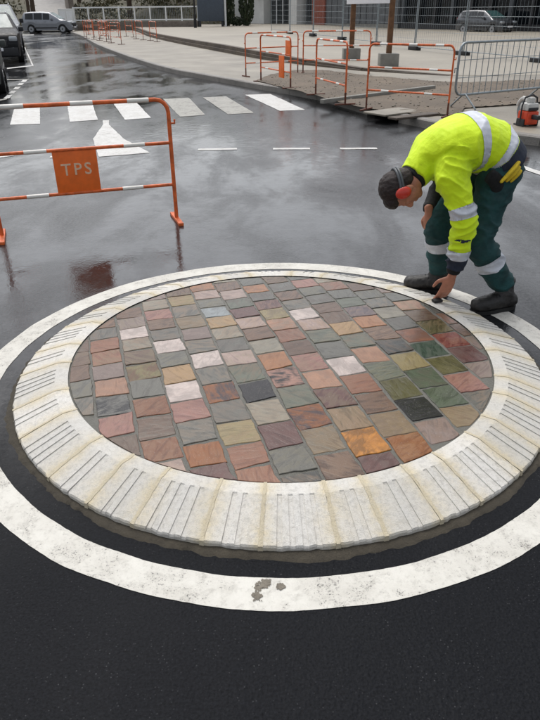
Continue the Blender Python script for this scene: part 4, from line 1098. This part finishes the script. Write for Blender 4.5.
# body: one continuous surface
m = MB()
sweep(m, [(p, r1*.8, r2*.8) for p, r1, r2 in zip(SP, (.15,.15,.15,.165,.15,.08), (.11,.10,.10,.105,.09,.07))], (0,1,0))
for H_, K_, A_ in ((hipN, kneeN, ankN), (hipF, kneeF, ankF)): sweep(m, [(H_, .075, .075), (H_.lerp(K_, .5), .065, .065), (K_, .05, .05), (K_.lerp(A_, .4), .045, .048), (A_, .032, .032)], (0,1,0))
for H_, K_, A_ in ((shN+V((.01,.05,-.01)), elN, wrN), (shF, elF, wrF)): sweep(m, [(H_, .045, .045), (H_.lerp(K_, .5), .042, .042), (K_, .036, .036), (K_.lerp(A_, .4), .034, .034), (A_, .025, .022)], (0,1,0))
sweep(m, [(SP[-2], .07, .07), (SP[-1], .060, .060), (hp(-.03,0,-.085), .054, .056), (hp(-.01,0,-.03), .052, .055)], (0,1,0))
m.ball(hp(-.012,0,.035), (.095,.076,.085), 20, 14, 0, HM)          # skull
m.ball(hp(.022,0,-.025), (.066,.062,.082), 18, 12, 0, HM)          # face
m.ball(hp(.052,0,-.083), (.030,.034,.026), 14, 10, 0, HM)          # chin
for s in (-1, 1):
    m.ball(hp(.05,s*.036,-.012), (.026,.022,.022), 12, 8, 0, HM)   # cheekbone
    m.ball(hp(.072,s*.030,.022), (.018,.024,.010), 12, 8, 0, HM)   # brow
    m.ball(hp(-.012,s*.076,-.012), (.020,.012,.034), 12, 8, 0, HM) # ear
sweep(m, [(hp(.082,0,.016), .009, .009), (hp(.096,0,-.008), .011, .011), (hp(.108,0,-.028), .014, .013), (hp(.090,0,-.036), .013, .010)], HS, 10, 4)
m.ball(hp(.084,0,-.058), (.012,.024,.0065), 12, 8, 0, HM); m.ball(hp(.082,0,-.068), (.011,.021,.0065), 12, 8, 0, HM)
hN = hand(m, wrN+V((-.004,.01,-.045)), V((-.22,.18,-.95)), V((-.25,.9,.1)), V((-.9,-.25,.1)), (1,), .30, 1.12)
hF_ = hand(m, wrF, V((.16,-.10,-1)), V((.55,.75,0)), V((-.75,-.6,0)), (1,), .42)
me = remesh(m, .0048, 3)
me.materials.append(MAT['skin']); me.polygons.foreach_set('use_smooth', [True]*len(me.polygons))
man = bpy.data.objects.new('person', me); col.objects.link(man); man.location = PB
tag(man, 'worker in yellow hi-vis jacket and dark green trousers bending down to touch the island kerb', 'person')
def cloth(name, me, mats, parent=man):
    for x in mats: me.materials.append(MAT[x])
    me.polygons.foreach_set('use_smooth', [True]*len(me.polygons)); return link(name, me, parent, False)
def snap(v, L, a, b, off):
    """vertex lifted by off and pulled onto the band edge it is nearest to"""
    p = v.co + v.normal*off; t = seg_near(v.co+PB, L)[1]; tot = sum((y-x).length for x, y in zip(L, L[1:])); i = min(len(L)-2, int(t*(len(L)-1))); d = (L[i+1]-L[i]).normalized()
    d = (d - v.normal*d.dot(v.normal)); h = .0065/tot
    if t < a+h: p = p + d*((a-t)*tot)
    elif t > b-h: p = p + d*((b-t)*tot)
    return p
def shell(name, src, pred, off, mat, parent, L, a, b):
    """a strip lifted off the faces of src that satisfy pred"""
    src.update(); idx = {}; vs = []; fs = []
    for pl in src.polygons:
        if pred(pl.center+PB, pl.normal):
            f = []
            for vi in pl.vertices:
                if vi not in idx: idx[vi] = len(vs); v = src.vertices[vi]; vs.append(snap(v, L, a, b, off))
                f.append(idx[vi])
            fs.append(f)
    if not fs: return
    m_ = MB(); m_.add(vs, fs); o = m_.build(name, mat, parent, 'all'); return o
def folds(p, amp, sx):
    w_ = V((noise.noise((p.x*5, p.y*5, p.z*5+9)), noise.noise((p.x*5+7, p.y*5, p.z*5)), noise.noise((p.x*5, p.y*5+3, p.z*5))))*.06; p = p+w_
    a = noise.noise((p.x*sx[0], p.y*sx[1], p.z*sx[2])); b = noise.noise((p.x*sx[0]*2.1+5, p.y*sx[1]*2.1, p.z*sx[2]*2.1))
    return amp*(1.5*max(0, 1-abs(a)*2.2)**2 + .35*max(0, 1-abs(b)*2.2)**2 - .5)
# trousers
m = MB()
tN = sweep(m, [(hipN+V((.01,0,.05)), .110, .125), (hipN.lerp(kneeN, .3), .098, .108), (hipN.lerp(kneeN, .7), .085, .092), (kneeN, .080, .084), (kneeN.lerp(ankN, .35), .076, .082), (kneeN.lerp(ankN, .75), .074, .078), (ankN+V((0,0,.045)), .070, .072)], (0,1,0), 24, 7, (.6, .25))
tF = sweep(m, [(hipF+V((.01,0,.05)), .110, .125), (hipF.lerp(kneeF, .3), .098, .108), (hipF.lerp(kneeF, .7), .084, .092), (kneeF, .080, .084), (kneeF.lerp(ankF, .35), .075, .080), (kneeF.lerp(ankF, .75), .073, .076), (ankF+V((0,0,.045)), .069, .071)], (0,1,0), 24, 7, (.6, .25))
sweep(m, [(V((1.285,3.68,.70)), .165, .10), (V((1.295,3.68,.80)), .185, .122), (V((1.275,3.68,.885)), .18, .115), (V((1.21,3.68,.93)), .17, .11)], (0,1,0), 24, 5, (.7, .5))
def trf(p, n_): return folds(p, .0085, (6, 4, 12)) - .003
tm = remesh(m, .0065, 3, trf)
cloth('trousers', tm, ['trouser_cloth'])
tr = man.children[-1]
for nm, L, a, b in (('N', tN, .70, .795), ('F', tF, .70, .795)):
    oth = tF if nm == 'N' else tN
    shell('reflective_band', tm, lambda p, n_, L=L, a=a, b=b, oth=oth: a < seg_near(p, L)[1] < b and seg_near(p, L)[0] < seg_near(p, oth)[0], .003, 'reflective_tape', tr, L, a, b)
# jacket
m = MB()
sp_line = sweep(m, [(SP[0]+V((.0,0,.03)), .205, .150), (SP[1], .208, .152), (SP[2], .212, .150), (SP[3], .225, .152), (SP[4], .205, .138), (SP[5], .125, .105), (SP[5]+V((-.035,-.02,-.035)), .092, .088)], (0,1,0), 28, 7, (.35, .1))
aN = sweep(m, [(shN+V((.02,.06,.02)), .098, .105), (shN+V((.01,-.0,-.05)), .085, .095), (shN.lerp(elN, .55), .068, .076), (elN, .066, .070), (elN.lerp(wrN, .45), .060, .062), (elN.lerp(wrN, .85), .055, .055), (wrN+V((0,0,.01)), .047, .047)], (0,1,0), 22, 7, (.8, .15))
aF = sweep(m, [(shF+V((.02,-.05,.0)), .095, .10), (shF.lerp(elF, .35), .080, .085), (elF, .070, .072), (elF.lerp(wrF, .5), .062, .064), (wrF+V((.01,.01,.01)), .046, .046)], (0,1,0), 22, 7, (.8, .15))
# stand-up collar
sweep(m, [(SP[5]+V((-.005,-.0,-.0)), .108, .102), (SP[5]+V((-.066,-.042,-.062)), .094, .090)], (0,1,0), 24, 5, (.2, .08))
def jaf(p, n_):
    dt, tt = seg_near(p, sp_line); dn, tn = seg_near(p, aN)
    k = folds(p, .0075, (7, 2.6, 4.5)) if dt*.6 < dn else folds(p, .0085, (6, 6, 15))
    return k - .004
jm = remesh(m, .006, 3, jaf)
def limb(p):
    c = []
    for k, L, r_ in (('t', sp_line, .17), ('n', aN, .075), ('f', aF, .075)):
        d_, t_ = seg_near(p, L); c.append((d_/r_, k, t_))
    return min(c)[1:]
jm.update(); cls = {}
for x in ('hivis', 'navy_cloth', 'black_cloth'): jm.materials.append(MAT[x])
for pl in jm.polygons:
    k, t = limb(pl.center+PB); cls[pl.index] = (k, t)
    mi = 0
    if k == 't' and t < .13: mi = 1
    if k == 'n' and t > .885: mi = 1
    if k == 'f': mi = 2 if t > .45 else 0
    pl.material_index = mi
jm.polygons.foreach_set('use_smooth', [True]*len(jm.polygons))
jk = link('jacket', jm, man)
LN = {'t': sp_line, 'n': aN, 'f': aF}
def jband(kk, a, b):
    src = jm; idx = {}; vs = []; fs = []
    for pl in src.polygons:
        k, t = cls[pl.index]
        if k == kk and a < t < b:
            f = []
            for vi in pl.vertices:
                if vi not in idx: idx[vi] = len(vs); v = src.vertices[vi]; vs.append(snap(v, LN[kk], a, b, .003))
                f.append(idx[vi])
            fs.append(f)
    if fs: m_ = MB(); m_.add(vs, fs); m_.build('reflective_band', 'reflective_tape', jk, 'all')
jband('t', .14, .225); jband('t', .40, .485); jband('n', .40, .50); jband('n', .80, .885)
# seams, sleeve tag
def patch(name, src, test, off, mat, parent):
    idx = {}; vs = []; fs = []
    for pl in src.polygons:
        if test(pl):
            f = []
            for vi in pl.vertices:
                if vi not in idx: idx[vi] = len(vs); v = src.vertices[vi]; vs.append(v.co+v.normal*off)
                f.append(idx[vi])
            fs.append(f)
    if fs: m_ = MB(); m_.add(vs, fs); m_.build(name, mat, parent, 'all')
tg = AT(461,243,3.33)
patch('sleeve_tag', jm, lambda pl: cls[pl.index][0] == 'n' and .66 < cls[pl.index][1] < .685 and pl.normal.y < -.85, .002, 'navy_cloth', jk)
# dark lining inside the collar
m = MB(); sweep(m, [(SP[5]+V((-.05,-.03,-.045)), .082, .080), (SP[5]+V((-.080,-.050,-.074)), .079, .075)], (0,1,0), 20, 3, (.2, .1))
cloth('collar_lining', remesh(m, .006, 2), ['black_cloth'])
# cuff under the near sleeve and dark knitted cuff on the far arm
m = MB(); sweep(m, [(wrN+V((0,0,.02)), .043, .043), (wrN+V((-.003,.006,-.022)), .039, .038)], (0,1,0), 16, 3, (.2,.2)); cloth('cuff', remesh(m, .005, 2), ['black_cloth'])
# hair
m = MB(); m.ball(hp(-.022,0,.040), (.094,.0815,.090), 22, 14, 0, HM); m.ball(hp(-.055,0,-.01), (.060,.072,.070), 18, 12, 0, HM); m.ball(hp(.035,0,.075), (.055,.066,.045), 16, 10, 0, HM)
cloth('hair', remesh(m, .005, 2, lambda p, n_: .004*noise.noise((p.x*60, p.y*60, p.z*60))), ['dark_hair'])
# eyes
for s in (-1, 1):
    m = MB(); m.ball(hp(.060,s*.030,.005), .0105, 12, 8, 0); me = m.mesh('eye', 'white_band')
    o = link('eye', me, man, 'all'); o.location = -PB
    m = MB(); m.ball(hp(.0680,s*.030,.004), .0042, 10, 6, 0); o2 = link('pupil', m.mesh('pupil', 'black_rubber'), o, 'all')
# ear defenders: band over the head and two red cups
ed = empty('ear_defenders', (0,0,0)); ed.parent = man; ed.location = -PB
tag(ed, 'red ear defenders with a dark headband')
arc = [hp(-.008-.118*math.sin(R(a)), .092*math.cos(R(a)), .020-.018*math.sin(R(a))) for a in range(0, 181, 12)]
m = MB(); m.tube(arc, .0075, 8); m.tube([p+HU*.014 for p in arc], .0075, 8); m.build('headband', 'frame_grey', ed, 'all')
for s in (-1, 1):
    M_ = HM
    m = MB(); m.ball(hp(-.002,s*.092,.024), (.033,.019,.044), 18, 12, 0, HM); m.build('ear_cup', 'red_plastic', ed, 'all')
    m = MB(); m.ball(hp(-.002,s*.078,.024), (.036,.013,.047), 18, 10, 0, HM); m.build('cushion', 'dark_plastic', ed, 'all')
# boots
def boot(heel, toe, ank):
    d = (toe-heel); L = d.length; d.normalize(); sd = V((-d.y, d.x, 0)); up = V((0,0,1)); m = MB(); P = lambda f, z: heel + d*(L*f) + up*z
    sweep(m, [(P(.08,.060), .047, .046), (P(.30,.066), .049, .052), (P(.55,.062), .052, .049), (P(.78,.056), .055, .044), (P(.92,.053), .049, .040)], sd, 20, 5, (.8, .7))
    a2 = V((ank.x, ank.y, 0)); sweep(m, [(P(.22,.05), .045, .062), (P(.27,.10), .045, .060), (V((ank.x,ank.y,.145)), .050, .056), (V((ank.x,ank.y,.19)), .054, .058)], sd, 20, 5, (.3, .2))
    o = cloth('boot', remesh(m, .0055, 3, lambda p, n_: .0035*noise.noise((p.x*45, p.y*45, p.z*45))), ['boot_leather'])
    s = MB(); n_ = 26; ol = []
    for k in range(n_):
        t = 2*math.pi*k/n_; f = .5-.54*math.cos(t); wd = .047*(1+.12*(f-.5))*abs(math.sin(t))**.6*(1 if math.sin(t) >= 0 else -1)*(.86 if .3 < f < .55 else 1)
        q = heel + d*(L*f) + sd*wd - PB; ol.append((q.x, q.y))
    s.prism(ol, .002, .026); s.build('sole', 'sole_rubber', o, True)
    lc = MB()
    for k in range(5):
        f = .38+.075*k; z = .121-.006*k; c = P(f, z-.012); lc.tube([c+sd*.034, c+sd*.018+up*.009, c+up*.014, c-sd*.018+up*.009, c-sd*.034], .004, 6)
    lo = lc.build('laces', 'black_cloth', o, True); lo.location = -PB
    return o
boot(V((1.475,3.555,0)), V((1.205,3.47,0)), ankN)
boot(V((1.135,3.80,0)), V((.875,3.865,0)), ankF)
# tool pouch and gloves at the hip
m = MB(); q = V((1.225,3.462,.775)); sweep(m, [(q+V((-.05,-.01,.045)), .038, .018), (q+V((.0,.008,.005)), .042, .020), (q+V((.025,.025,-.05)), .035, .018)], (.5,0,.8), 14, 4, (.4,.4))
cloth('tool_pouch', remesh(m, .006, 2), ['black_cloth'])
m = MB()
for k in range(3):
    b_ = V((1.292+.020*k,3.462+.012*k,.835-.014*k)); u_ = (1.15, .8, .6)[k]; sweep(m, [(b_+V((.036,.024,.034))*u_, .016, .011), (b_+V((.004,0,.004)), .019, .012), (b_+V((-.040,-.008,-.044))*u_, .013, .009)], (0,1,0), 10, 4)
gm = remesh(m, .004, 1); gm.materials.append(MAT['glove_yellow']); o = link('work_gloves', gm, None, 'all'); o.location = PB
tag(o, 'yellow work gloves tucked at the back of the worker\'s belt', 'gloves')
# small dark pad under the hand
kp = G(437,302,.092); kp.z = .0935
pd = MB().bbox((-.028,-.02,0), (.028,.02,.016), .006).build('rubber_pad', 'black_rubber', None, True, kp); pd.rotation_euler.z = .3
tag(pd, 'small dark pad lying on the kerb under the worker\'s fingers', 'pad')
